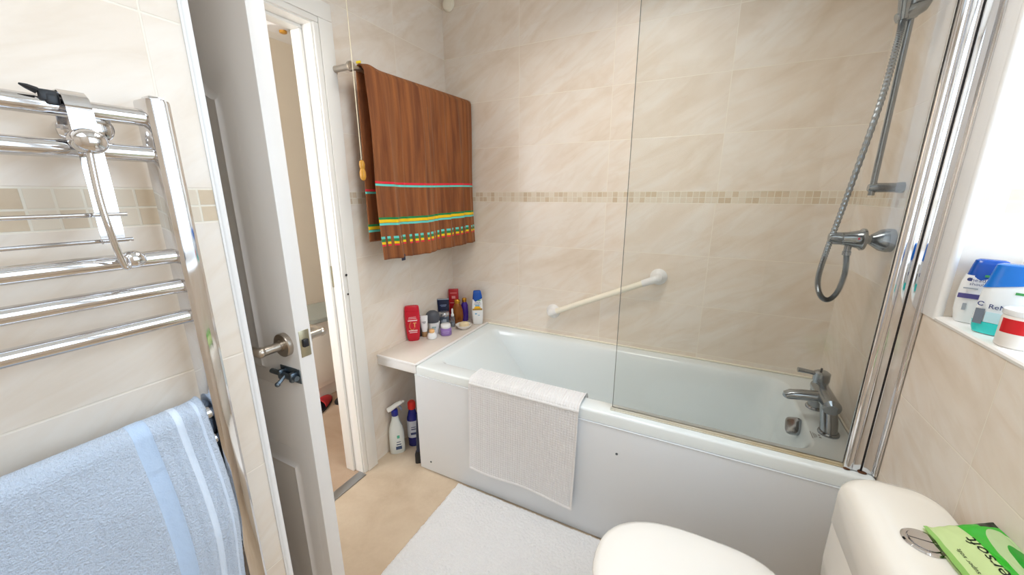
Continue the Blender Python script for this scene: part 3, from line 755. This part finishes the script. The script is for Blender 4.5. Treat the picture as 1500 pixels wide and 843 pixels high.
# ================================================================== FLOOR MAT, HUNG MAT
def fmat(u, v):
    x = -.955 + .82 * u; y = .74 + .555 * v
    e = min(u * .82, (1 - u) * .82, v * .555, (1 - v) * .555)
    z = .002 + .018 * (1 - math.exp(-e / .006)) + .0045 * noise.noise(Vector((x * 120, y * 120, 0))) + .003 * noise.noise(Vector((x * 17, y * 17, 4)))
    j = .004 * noise.noise(Vector((x * 60, y * 60, 9)))
    return Vector((x + (j if e < .012 else 0), y - (abs(j) if e < .012 else 0), FL + max(.002, z)))
o = MB().grid(fmat, 260, 180).build('floor_mat', M['mat_white'], smooth=180)
tag(o, 'white fluffy bath mat lying on the beige floor beside the bathtub', 'bath mat')

HM = [(1.432, .40), (1.425, .48), (1.418, RIM - .02), (1.405, RIM + .004), (1.390, RIM + .009), (1.36, RIM + .009), (1.33, RIM + .009), (1.312, RIM + .009), (1.300, RIM + .004), (1.294, RIM - .010), (1.293, RIM - .03), (1.293, RIM - .08), (1.294, .45), (1.296, .30), (1.296, .085)]
hmS = []
for a_, b_ in zip(HM, HM[1:]): hmS.append(math.hypot(b_[0] - a_[0], b_[1] - a_[1]))
HT = sum(hmS)
def hpath(t):
    d = t * HT
    for (a_, b_), L in zip(zip(HM, HM[1:]), hmS):
        if d <= L: k = d / L; return a_[0] + (b_[0] - a_[0]) * k, a_[1] + (b_[1] - a_[1]) * k
        d -= L
    return HM[-1]
def hmat(u, v):
    y, z = hpath(v); x = -.868 + .515 * u
    d = max(0, RIM - z) if y < 1.31 else 0
    rib = abs(sin(pi * u * 44)); bead = abs(sin(pi * v * 66)); e = min(u, 1 - u, (1 - v) * 1.2)
    hgt = (.0025 + .0045 * rib ** .6 * (.45 + .55 * bead)) if e > .012 else .008
    if abs(z - (RIM - .012)) < .005 and y < 1.31: hgt = .009
    hgt += .001 * noise.noise(Vector((x * 300, z * 300, y * 300)))
    w_ = .007 * (1 + sin(u * 7 + 1.0)) * d * 2
    if y < 1.305 and z < RIM + .003: p = Vector((x, y - hgt - w_, z))
    elif y > 1.40: p = Vector((x, y + hgt, z))
    else: p = Vector((x, y, z + hgt))
    p.x += -.012 * d * (1 - u) * 1.2 - .02 * d * u; p.z += d * (.035 * (1 - u) ** 2 - .035 * max(0, u - .5) ) - .01 * d * sin(6 * u)
    return p
o = MB().grid(hmat, 352, 330).build('hung_mat', M['mat_rib'], smooth=180)
tag(o, 'white ribbed chenille mat draped over the front rim of the bathtub', 'bath mat')

# ================================================================== TOILET
TY = .848
wc = thing('toilet', 'white close-coupled toilet with closed lid under the window', 'toilet', (.18, TY, FL))
def dring(x0, x1, hw, z, bow=.0, r=.05, n=12):
    """cistern plan: flat back at x1, bowed front at x0, rounded corners"""
    out = []
    hw0 = hw
    base = rrect(x0, x1, TY - hw, TY + hw, r, z, n)
    for p in base:
        t = (p.y - TY) / hw; k = max(0, (x1 - p.x) / (x1 - x0))
        out.append(Vector((p.x + bow * t * t * k, p.y, p.z)))
    return out
X1 = XR - .014
c_ = MB().loft([dring(.365, X1, .178, .385, .022, .035), dring(.346, X1, .196, .425, .026, .037), dring(.3425, X1, .1995, .50, .026, .038), dring(.3425, X1, .1995, .62, .026, .038)])
c_.build('cistern', M['ceramic'], wc, True, 40)
lidr = [(.3425, .1992, .606, .038), (.341, .200, .608, .038), (.341, .200, .690, .038), (.343, .198, .708, .042), (.349, .192, .723, .048), (.360, .182, .734, .054), (.378, .165, .740, .056), (.40, .14, .743, .05)]
l_ = MB().loft([dring(a, X1 - .002 - (.0 if i < 3 else (i - 2) * .003), hwd, z, .026, r_) for i, (a, hwd, z, r_) in enumerate(lidr)])
l_.build('cistern_lid', M['ceramic'], wc, True, 60)
fb = MB().lathe([(.031, .742), (.032, .7445), (.029, .747), (.0245, .747), (.0235, .745)], (.436, TY, 0), 'Z', 40)
fbo = fb.build('flush_button', M['chrome'], wc, True)
m = MB()
for sg in (-1, 1):
    pts = [(.436 + .0222 * cos(a), TY + sg * (.0015 + .0215 * sin(a))) for a in [pi * k / 16 for k in range(17)]]
    m.loft([[Vector((x, y, z)) for x, y in pts] for z in (.744, .7485, .749)])
m.build('button_half', M['chrome'], fbo, True)
# pan, seat, lid
def pring(z, x0, x1, hw, n=48, e=2.3):
    cx = (x0 + x1) / 2; out = []
    for k in range(n):
        a = 2 * pi * k / n; c0, s0 = cos(a), sin(a)
        ee = e if c0 < 0 else 4.0
        out.append(Vector((cx + (x1 - x0) / 2 * math.copysign(abs(c0) ** (2 / ee), c0), TY + hw * math.copysign(abs(s0) ** (2 / e), s0), z)))
    return out
MB().loft([pring(FL, .02, .45, .10), pring(FL + .02, .015, .45, .105), pring(.14, -.01, .45, .11), pring(.26, -.09, .44, .15), pring(.34, -.145, .43, .172), pring(.375, -.155, .42, .176), pring(.38, -.15, .42, .172)]).build('pan', M['ceramic'], wc, True, 50)
MB().loft([pring(.382, -.163, .315, .180), pring(.39, -.166, .316, .183), pring(.398, -.163, .315, .180)]).build('seat', M['seat'], wc, True, 50)
MB().loft([pring(.399, -.165, .318, .182), pring(.406, -.168, .320, .1845), pring(.414, -.165, .318, .181), pring(.421, -.150, .310, .168), pring(.4255, -.115, .29, .14), pring(.4275, -.04, .23, .09)]).build('seat_lid', M['seat'], wc, True, 70)
for sg in (-1, 1): MB().tube([(.325, TY + sg * .075 - .015, .402), (.325, TY + sg * .075 + .015, .402)], .011, 16).build('hinge', M['chrome'], wc, True)

# ---------------- green wipes packet on the cistern
pk = thing('tissue_packet', 'green and pale lime plastic tissue packet lying on the toilet cistern', 'packet', (.50, .79, .745), radians(0))
GA, GB, GD = pm('packet_lime', (196, 224, 150), .25), pm('packet_green', (52, 176, 44), .25), pm('packet_dark', (34, 50, 32), .35)
def packet_frame(a, b_):
    """a along the long edge away from the wall corner, b across"""
    P0 = Vector((.447, .886, .752)); ex = Vector((.107, .020, .0)).normalized(); ey = Vector((.012, -.11, .0)).normalized()
    puff = (.017 * (max(0, sin(pi * min(1, max(0, a / .17)))) * max(0, sin(pi * min(1, max(0, b_ / .22))))) ** .55)
    return P0 + ex * a * .55 + ey * b_ + Vector((0, 0, puff + .23 * max(0, a - .02)))
pkm = NT('packet_print'); uv = pkm.new('ShaderNodeUVMap'); s_ = pkm.new('ShaderNodeSeparateXYZ'); pkm.l.new(uv.outputs[0], s_.inputs[0])
U_, V_ = s_.outputs[0], s_.outputs[1]
def inel(cx, cy, rx, ry):
    a_ = pkm.math('DIVIDE', pkm.math('SUBTRACT', U_, cx), rx); b_ = pkm.math('DIVIDE', pkm.math('SUBTRACT', V_, cy), ry)
    return pkm.math('LESS_THAN', pkm.math('ADD', pkm.math('MULTIPLY', a_, a_), pkm.math('MULTIPLY', b_, b_)), 1.0)
col = pkm.mix(pkm.math('GREATER_THAN', U_, .47), lin((204, 228, 164)), lin((58, 186, 50)))
col = pkm.mix(inel(.84, .48, .27, .40), col, lin((186, 214, 160)))
col = pkm.mix(inel(.85, .50, .15, .25), col, lin((24, 160, 36)))
col = pkm.mix(pkm.math('LESS_THAN', U_, .06), col, lin((150, 200, 110)))
col = pkm.mix(pkm.math('MULTIPLY', pkm.math('GREATER_THAN', U_, .74), pkm.math('LESS_THAN', V_, .055)), col, lin((28, 42, 26)))
pkm.base(col); pkm.set(Roughness=.22)
def pk_fn(u, v):
    p = packet_frame(u * .175, v * .225)
    p.z += .0025 * noise.noise(Vector((u * 9, v * 9, 0)))
    return p
mb = MB().grid(pk_fn, 40, 40, uv=lambda u, v: (u, v)); mb.grid(lambda u, v: pk_fn(u, v) * 1.0 - Vector((0, 0, pk_fn(u, v).z - .7465)), 40, 40, uv=lambda u, v: (0.3, v))
mb.build('wrapper', pkm.m, pk, True, 60, flip=False)
def pk_text(txt, size, u, v, ang, mat):
    # flat text bent onto the puffed wrapper
    def bend(c):
        aa, bb = u - c.y, v - c.x
        q = pk_fn(aa / .175, bb / .225); return q + Vector((0, 0, .0012)) - Vector(pk.location)
    lettering(txt, size, Matrix.Identity(4), mat, pk, bend=bend, shear=.25)
pk_text('supersoft', .034, .072, .105, radians(-90), GD)
pk_text('super soft', .012, .028, .085, radians(-90), GD)
for i in range(3): pk_text('------', .020, .139 + .010 * i, .113, radians(-90), M['plastic_white'])

# ================================================================== TOILETRIES
FACE = radians(41)          # bottles on the ledge face the room
def face_cam(x, y): return math.atan2(-x, y) if 0 else math.atan2(0 - x, y - 0)
def bottle(name, label, cat, x, y, z, prof, e, mat, rz=None, group=None, part='bottle_body'):
    o = thing(name, label, cat, (x, y, z), face_cam(x, y) if rz is None else rz, group)
    MB().loft([sup(w_, d_, h_, e, 40) for h_, w_, d_ in prof]).build(part, mat, o, False, 50)
    return o
def addpart(o, name, prof, e, mat, cx=0, cy=0): return MB().loft([sup(w_, d_, h_, e, 40, cx, cy) for h_, w_, d_ in prof]).build(name, mat, o, False, 50)
def strips(o, name, rows, y, mat):
    for (x0, x1, z0, z1) in rows: MB().box(x0, x1, y - .0004, y + .0006, z0, z1).build(name, mat, o, False, 0)
GL = 'toiletries on the tiled ledge'
White = pm('bottle_white', (240, 243, 245), .25); Navy = pm('navy_plastic', (24, 34, 66), .3); Gold = pm('gold_cap', (196, 142, 46), .25, .7)
Red = pm('red_bottle', (200, 14, 44), .25); PaleGold = pm('pale_gold_print', (238, 196, 120), .4); PinkW = pm('pink_white_print', (250, 214, 220), .4)
BlueC = pm('royal_blue_cap', (20, 82, 176), .2)

# 1 red conditioner
o = bottle('shampoo_bottle', 'tall red conditioner bottle nearest the front edge of the tiled ledge', 'bottle', -1.412, 1.548, SH,
           [(0, .028, .014), (.004, .032, .018), (.03, .036, .02), (.10, .041, .021), (.15, .042, .021), (.178, .041, .021)], 2.8, Red, group=GL)
addpart(o, 'cap', [(.179, .0405, .0205), (.2, .039, .02), (.206, .036, .018), (.208, .028, .012)], 2.8, Red)
strips(o, 'label_print', [(-.026, .026, .122, .128), (-.022, .022, .136, .1385), (-.02, .02, .144, .146), (-.024, .024, .062, .068), (-.02, .022, .052, .056)], -.0212, PinkW)
m_ = MB(); cr = [(.006 + .014 * cos(a) - .01, -.0212, .094 + .024 * sin(a)) for a in [pi * .55 + k * pi * 1.3 / 16 for k in range(17)]]
m_.tube(cr, [.001 + .0035 * sin(pi * k / 16) for k in range(17)], 8, flat=.3); m_.box(.008, .012, -.0216, -.0204, .085, .112).box(.002, .02, -.0216, -.0204, .108, .112)
m_.build('emblem', PaleGold, o, False)
# 2 maroon box behind
o = thing('slim_carton', 'slim maroon and black carton half hidden behind the red conditioner bottle', 'carton', (-1.425, 1.612, SH), FACE, GL)
MB().box(-.014, .014, -.011, .011, 0, .085, bev=.002).build('carton_base', M['black'], o); MB().box(-.0145, .0145, -.0115, .0115, .085, .125, bev=.002).build('carton_top', pm('maroon', (120, 30, 60), .4), o)
# 3 squeeze tube on tan cap
o = thing('squeeze_tube', 'small white squeeze tube standing on a tan cap beside the red conditioner bottle', 'tube', (-1.395, 1.625, SH), FACE, GL)
addpart(o, 'cap', [(0, .015, .015), (.002, .0165, .0165), (.03, .0155, .0155), (.032, .014, .014)], 2.0, pm('tan_cap', (178, 140, 98), .4))
addpart(o, 'tube_body', [(.032, .016, .016), (.05, .019, .016), (.09, .021, .010), (.118, .022, .003), (.128, .022, .0016)], 2.4, White)
strips(o, 'label_print', [(-.01, .01, .09, .094), (-.007, .007, .082, .084)], -.0122, pm('grey_ink', (130, 130, 134), .5))
# 4 roll-on
o = bottle('rollon_deodorant', 'white deodorant with a large round dark grey cap in the middle of the ledge', 'deodorant', -1.375, 1.69, SH,
           [(0, .026, .022), (.003, .029, .025), (.03, .031, .027), (.06, .034, .029), (.072, .036, .030)], 2.1, White, group=GL)
addpart(o, 'cap', [(.073, .035, .029), (.084, .039, .033), (.100, .042, .035), (.118, .040, .033), (.132, .032, .027), (.142, .018, .015), (.145, .006, .005)], 2.1, pm('dark_grey_cap', (84, 88, 98), .4, var=.3), -.006)
strips(o, 'label_print', [(-.012, .012, .045, .049), (-.009, .009, .036, .038)], -.0284, pm('teal_ink', (70, 150, 150), .5))
# 5 small white pot
o = bottle('cream_pot', 'tiny white pot with a peach stopper at the front of the ledge', 'pot', -1.335, 1.618, SH,
           [(0, .022, .022), (.003, .027, .027), (.016, .029, .029), (.03, .024, .024), (.036, .017, .017)], 2.0, White, group=GL)
addpart(o, 'stopper', [(.036, .014, .014), (.042, .0165, .0165), (.053, .0145, .0145), (.057, .008, .008)], 2.0, pm('peach_stopper', (240, 190, 130), .4))
# 6 navy tube
o = thing('navy_tube', 'upright navy blue rectangular tube at the back of the ledge against the tiles', 'tube', (-1.418, 1.845, SH), radians(36), GL)
addpart(o, 'tube_body', [(.0, .027, .015), (.02, .028, .015), (.10, .034, .010), (.155, .037, .004), (.172, .038, .002)], 3.0, Navy)
strips(o, 'label_print', [(-.02, .02, .130, .1335), (-.016, .016, .122, .124)], -.0085, pm('pale_blue_ink', (150, 170, 210), .5))
strips(o, 'crimp', [(-.036, .036, .166, .171)], -.0032, pm('silver_crimp', (170, 186, 200), .3))
# 7 canister with silver lid
o = bottle('shaving_canister', 'grey-blue canister with a flat silver lid in front of the navy tube', 'canister', -1.378, 1.795, SH,
           [(0, .029, .029), (.004, .031, .031), (.075, .031, .031), (.08, .029, .029)], 2.0, pm('slate_blue', (92, 106, 124), .3, .3, var=.3), group=GL)
addpart(o, 'lid', [(.08, .031, .031), (.082, .0325, .0325), (.100, .0325, .0325), (.104, .029, .029)], 2.0, pm('silver_lid', (196, 198, 202), .25, .8))
strips(o, 'label_print', [(-.008, .014, .02, .065), (-.016, -.011, .02, .06)], -.0312, pm('pale_ink', (170, 182, 196), .4))
# 8 clear spray
o = bottle('pump_spray', 'slim clear spray bottle with a white nozzle between the canister and the bronze bottle', 'spray bottle', -1.345, 1.838, SH,
           [(0, .012, .012), (.003, .0145, .0145), (.06, .0145, .0145), (.07, .009, .009)], 2.0, M['clear'], group=GL)
addpart(o, 'nozzle', [(.070, .010, .010), (.082, .010, .010), (.083, .0065, .0065), (.112, .006, .006), (.118, .004, .004)], 2.0, White)
addpart(o, 'liquid', [(.002, .0125, .0125), (.03, .0128, .0128)], 2.0, pm('clear_liquid', (196, 206, 214), .1))
# 9 purple jar
o = bottle('cream_jar', 'squat lilac jar with a white screw lid near the bath side of the ledge', 'jar', -1.300, 1.705, SH,
           [(0, .030, .030), (.004, .034, .034), (.038, .034, .034), (.044, .031, .031)], 2.4, pm('lilac', (150, 120, 190), .3), group=GL)
addpart(o, 'lid', [(.044, .0285, .0285), (.046, .030, .030), (.064, .030, .030), (.068, .026, .026)], 2.0, White)
strips(o, 'label_print', [(-.02, .02, .026, .029), (-.016, .016, .018, .020)], -.0344, pm('lilac_ink', (186, 164, 216), .4))
# 10 bronze bottle
o = bottle('bronze_bottle', 'bronze oval bottle with a gold cap between the canister and the purple bottle', 'bottle', -1.352, 1.905, SH,
           [(0, .026, .014), (.004, .031, .018), (.05, .037, .021), (.09, .034, .020), (.12, .024, .016), (.135, .015, .012)], 2.3, pm('bronze', (150, 88, 36), .22, .35), group=GL)
addpart(o, 'cap', [(.135, .0165, .0145), (.138, .0185, .016), (.155, .0185, .016), (.160, .015, .012)], 2.2, Gold)
# 11 purple bottle
o = bottle('purple_bottle', 'slim dark purple bottle with a gold cap in the far corner of the ledge', 'bottle', -1.338, 1.966, SH,
           [(0, .019, .012), (.004, .022, .015), (.06, .024, .016), (.11, .022, .015), (.13, .013, .010)], 2.3, pm('deep_purple', (64, 34, 140), .22), group=GL)
addpart(o, 'cap', [(.13, .0125, .0115), (.133, .0145, .013), (.152, .0145, .013), (.157, .011, .010)], 2.2, Gold)
# 12 red carton
o = thing('red_carton', 'tall red carton at the back behind the bronze bottle', 'carton', (-1.410, 1.950, SH), radians(30), GL)
MB().box(-.031, .031, -.012, .012, 0, .212, bev=.0015).build('carton_body', pm('carton_red', (178, 24, 36), .35), o)
strips(o, 'label_print', [(-.022, .022, .186, .190), (-.012, .012, .150, .168), (-.024, .024, .12, .124)], -.0122, pm('carton_print', (232, 150, 150), .4))
# 13 soap dish, soap
o = thing('soap_dish', 'shallow round white soap dish on the ledge beside the bathtub corner', 'soap dish', (-1.262, 1.838, SH), 0, GL)
MB().lathe([(.026, 0), (.030, .002), (.044, .016), (.050, .026), (.048, .0275), (.040, .019), (.026, .009), (.001, .008)], (0, 0, 0), 'Z', 40).build('dish', pm('dish_ceramic', (236, 234, 230), .2), o)
o2 = thing('soap_bar', 'cream coloured rounded soap bar lying in the round white dish', 'soap', (-1.258, 1.838, SH + .010), radians(30), GL)
MB().loft([sup(.020, .014, 0, 2.6, 32), sup(.028, .021, .005, 2.6, 32), sup(.031, .024, .016, 2.4, 32), sup(.028, .021, .027, 2.3, 32), sup(.018, .013, .033, 2.2, 32), sup(.006, .004, .0345, 2, 32)]).build('soap', pm('soap_cream', (238, 220, 180), .45), o2)

# white anti-dandruff style shampoo with slanted blue cap (also used on the sill)
def shampoo(lab, x, y, z, hgt, w, emblem, rz=None, grp=None, deep=False):
    k = hgt / .21
    o = bottle('shampoo_bottle', lab, 'bottle', x, y, z, [(0, w * .80, .017), (.004, w * .86, .021), (.04 * k, w * .97, .024), (.09 * k, w * 1.0, .024), (.135 * k, w * .94, .022), (.158 * k, w * .84, .020)], 2.9, White, rz, grp)
    # slanted blue flip cap
    r = []
    for (h_, ww, dd, sl) in ((.150, .885, .0212, .5), (.165, .83, .0205, .45), (.195, .70, .018, .15), (.206, .64, .0155, 0), (.21, .5, .010, 0)):
        r.append([Vector((p.x, p.y, h_ * k + sl * p.x)) for p in sup(w * ww, dd, 0, 2.9, 40)])
    MB().loft(r).build('cap', BlueC, o, False, 50)
    return o, k
INK = pm('navy_ink', (52, 66, 120), .4); GREENI = pm('leaf_green_ink', (70, 160, 90), .4); GREYI = pm('light_grey_ink', (160, 168, 176), .5); YEL = pm('yellow_ink', (246, 190, 30), .4); OCH = pm('ochre_ink', (176, 136, 50), .4); LBI = pm('sky_ink', (110, 176, 214), .4)
o, k = shampoo('white shampoo bottle with yellow emblem and blue cap at the bathtub corner of the ledge', -1.232, 1.955, SH, .222, .037, 0, None, GL)
strips(o, 'label_band', [(-.031, .031, .098, .109)], -.0252, OCH)
m_ = MB(); m_.loft([[Vector((.021 * cos(pi * t / 14), -.0252 + dy, .109 + .017 * sin(pi * t / 14))) for t in range(15)] for dy in (0, .0008)]); m_.build('emblem', YEL, o, False, 0)
lettering('head &', .012, front(.002, -.0255, .150), INK, o); lettering('shoulders', .011, front(.002, -.0255, .139), INK, o)
strips(o, 'green_tick', [(0, .022, .160, .165)], -.0240, GREENI); strips(o, 'label_print', [(-.014, .014, .124, .132), (-.016, -.004, .07, .078), (.002, .014, .062, .066)], -.0250, LBI)

# bottles on the window sill
SL = WZ0 + .0005; GS = 'bottles on the window sill'
o, k = shampoo('white shampoo bottle with purple band and blue cap, first on the window sill', .594, 1.227, SL, .150, .038, 0, radians(-25), GS)
strips(o, 'label_band', [(-.035, .030, .060, .071)], -.0252, pm('indigo_ink', (78, 74, 136), .4))
lettering('head &', .0115, front(-.006, -.0256, .1035), INK, o); lettering('shoulders', .0095, front(-.004, -.0256, .094), INK, o)
MB().lathe([(.004, 0), (.004, .001)], (-.024, -.0243, .104), '-Y', 16).build('emblem', INK, o, False)
m_ = MB(); m_.box(-.004, .022, -.0236, -.0224, .112, .117, bev=.0005); m_.build('green_tick', GREENI, o, False, 0)
strips(o, 'label_print', [(-.030, -.008, .082, .085), (-.024, -.018, .032, .048), (-.002, .020, .044, .046), (.002, .016, .036, .042)], -.0247, GREYI)
o = thing('mouthwash_bottle', 'clear and white bottle with blue cap and turquoise base, second on the sill', 'bottle', (.592, 1.141, SL), radians(-40), GS)
addpart(o, 'bottle_body', [(.0, .032, .018), (.004, .036, .022), (.035, .040, .024), (.09, .038, .023), (.115, .032, .020), (.12, .03, .019)], 2.7, pm('frosted_white', (236, 242, 246), .2))
r = []
for (h_, ww, dd, sl) in ((.108, .038, .0225, .25), (.118, .035, .021, .25), (.142, .030, .018, .0), (.150, .028, .0165, 0), (.1525, .022, .012, 0)):
    r.append([Vector((p.x, p.y, h_ + sl * p.x)) for p in sup(ww, dd, 0, 2.8, 40)])
MB().loft(r).build('cap', pm('blue_cap_bright', (24, 118, 214), .15), o, False, 50)
addpart(o, 'turquoise_base', [(.002, .0355, .0225), (.012, .0385, .0242), (.027, .0398, .0247)], 2.7, pm('turquoise', (58, 216, 214), .15))
strips(o, 'grey_strip', [(-.033, -.020, .022, .055)], -.0251, pm('grey_label', (116, 126, 140), .4))
strips(o, 'pale_label', [(-.018, .034, .028, .050)], -.0251, pm('pale_aqua', (196, 230, 240), .4))
lettering('ReN', .014, front(-.004, -.0256, .062), INK, o)
m_ = MB(); m_.tube([(-.028 + .0042 * cos(a), -.0250, .066 + .0042 * sin(a)) for a in [radians(30 + 290 * k / 14) for k in range(15)]], .001, 8); m_.build('emblem', INK, o, False)
strips(o, 'green_tick', [(.012, .024, .094, .099)], -.0238, GREENI)
o = bottle('lotion_jar', 'white jar with a red label, third on the sill in front of the others', 'jar', .580, 1.062, SL,
           [(0, .025, .025), (.003, .028, .028), (.058, .028, .028), (.064, .026, .026)], 2.0, pm('jar_white', (240, 236, 230), .3), radians(-28), GS)
addpart(o, 'lid', [(.064, .027, .027), (.066, .0285, .0285), (.075, .0285, .0285), (.077, .026, .026)], 2.0, White)
m_ = MB(); m_.loft([[Vector((.0284 * sin(a), -.0284 * cos(a), z)) for a in [radians(-60 + 100 * k / 20) for k in range(21)]] for z in (.030, .058)], False, False, closed=False)
m_.loft([[Vector((.0284 * sin(a), -.0284 * cos(a), z)) for a in [radians(48 + 60 * k / 12) for k in range(13)]] for z in (.024, .055)], False, False, closed=False)
m_.build('red_label', pm('label_red', (206, 24, 34), .35), o, False)
# tub behind
o = thing('wipes_tub', 'large white lidded tub standing behind the bottles on the sill', 'tub', (.720, 1.155, SL), radians(-90), GS)
MB().loft([sup(.085, .052, 0, 5, 48), sup(.088, .055, .004, 5, 48), sup(.092, .058, .13, 5, 48)]).build('tub_body', White, o, False, 50)
MB().loft([sup(.095, .060, .131, 5, 48), sup(.095, .060, .146, 5, 48), sup(.091, .056, .151, 5, 48)]).build('tub_lid', White, o, False, 50)

# bottles on the floor under the ledge
GF = 'cleaning things under the ledge'
o = thing('spray_cleaner', 'white trigger spray bottle with blue collar on the floor under the ledge', 'spray bottle', (-1.405, 1.348, FL), radians(48), GF)
addpart(o, 'bottle_body', [(0, .036, .022), (.005, .041, .026), (.05, .042, .027), (.13, .040, .026), (.165, .034, .023), (.20, .022, .018), (.235, .015, .014)], 2.8, pm('spray_white', (232, 238, 236), .3))
addpart(o, 'collar', [(.232, .017, .017), (.234, .0185, .0185), (.262, .0175, .0175), (.27, .014, .016)], 2.0, pm('collar_blue', (28, 40, 150), .3))
h = MB(); h.tube([(-.035, 0, .268), (-.02, 0, .275), (.01, 0, .292), (.04, 0, .305)], [.016, .0165, .0155, .012], 16, flat=.8); h.tube([(.04, 0, .305), (.054, 0, .305)], [.008, .006], 12)
h.build('trigger_head', pm('trigger_white', (240, 240, 238), .3), o)
MB().tube([(.022, 0, .288), (.034, 0, .272), (.037, 0, .255)], [.006, .005, .004], 10).build('trigger', pm('trigger_grey', (150, 160, 190), .4), o)
strips(o, 'label_print', [(-.01, .022, .03, .05), (-.006, .02, .058, .064), (-.004, .018, .074, .078)], -.0272, pm('navy_print', (60, 80, 120), .5)); strips(o, 'label_leaf', [(0, .014, .10, .118)], -.0272, pm('mint_print', (90, 190, 160), .5))
o = bottle('bleach_bottle', 'dark blue cleaner bottle with a red cap on the floor against the bath end', 'bottle', -1.365, 1.44, FL,
           [(0, .026, .022), (.005, .031, .026), (.10, .032, .027), (.18, .031, .026), (.22, .02, .018), (.235, .015, .014)], 2.2, pm('cleaner_blue', (28, 34, 130), .25), radians(44), GF)
addpart(o, 'cap', [(.235, .021, .021), (.238, .0225, .0225), (.272, .0215, .0215), (.28, .016, .016)], 2.0, pm('cap_red', (226, 44, 34), .3))
addpart(o, 'label', [(.06, .0325, .0275), (.165, .0325, .0275)], 2.2, pm('label_pale', (214, 220, 236), .4))
strips(o, 'label_print', [(-.016, .016, .08, .094), (-.012, .014, .112, .118), (-.012, .014, .126, .130)], -.0279, INK)
o = thing('dustpan_brush', 'narrow dark blue brush handle leaning beside the bath panel under the ledge', 'brush', (-1.238, 1.335, FL), radians(40), GF)
MB().loft([sup(.022, .014, 0, 3.5, 24), sup(.022, .014, .05, 3.5, 24), sup(.016, .012, .07, 3, 24)]).build('brush_head', M['black'], o)
MB().loft([sup(.013, .011, .06, 2.6, 24), sup(.0125, .010, .16, 2.6, 24, .004, 0), sup(.010, .008, .29, 2.6, 24, .010, 0), sup(.006, .005, .297, 2.4, 24, .010, 0)]).build('brush_handle', pm('brush_navy', (26, 34, 60), .4), o)

# ================================================================== CAMERA AND WORLD
yaw, pit, rol, F = 0.4656406352012392, 0.24606815955884268, -0.0023180716729034267, 547.5068916585222
f = Vector((-sin(yaw) * cos(pit), cos(yaw) * cos(pit), -sin(pit))); r = Vector((cos(yaw), sin(yaw), 0)); u = r.cross(f)
r2 = r * cos(rol) + u * sin(rol); u2 = -r * sin(rol) + u * cos(rol)
cd = bpy.data.cameras.new('camera'); cam = bpy.data.objects.new('camera', cd); C.objects.link(cam)
cd.sensor_width = 36.0; cd.lens = 36.0 * F / 1500.0; cd.clip_start = .02
mw = Matrix(((r2.x, u2.x, -f.x, 0), (r2.y, u2.y, -f.y, 0), (r2.z, u2.z, -f.z, H), (0, 0, 0, 1)))
cam.matrix_world = mw
S = bpy.context.scene; S.camera = cam
wd = bpy.data.worlds.new('world'); S.world = wd; wd.use_nodes = True
bg = wd.node_tree.nodes['Background']; sky = wd.node_tree.nodes.new('ShaderNodeTexSky'); sky.sky_type = 'HOSEK_WILKIE'; sky.turbidity = 4.0
wd.node_tree.links.new(sky.outputs[0], bg.inputs[0]); bg.inputs[1].default_value = 0.6
S.view_settings.view_transform = 'Standard'; S.view_settings.look = 'None'; S.view_settings.gamma = 1.0
S.view_settings.use_curve_mapping = False; S.view_settings.exposure = 0.03
try:
    S.cycles.use_denoising = True; S.cycles.max_bounces = 14; S.cycles.diffuse_bounces = 8; S.cycles.glossy_bounces = 6; S.cycles.transparent_max_bounces = 16; S.cycles.sample_clamp_indirect = 8.0
except Exception: pass
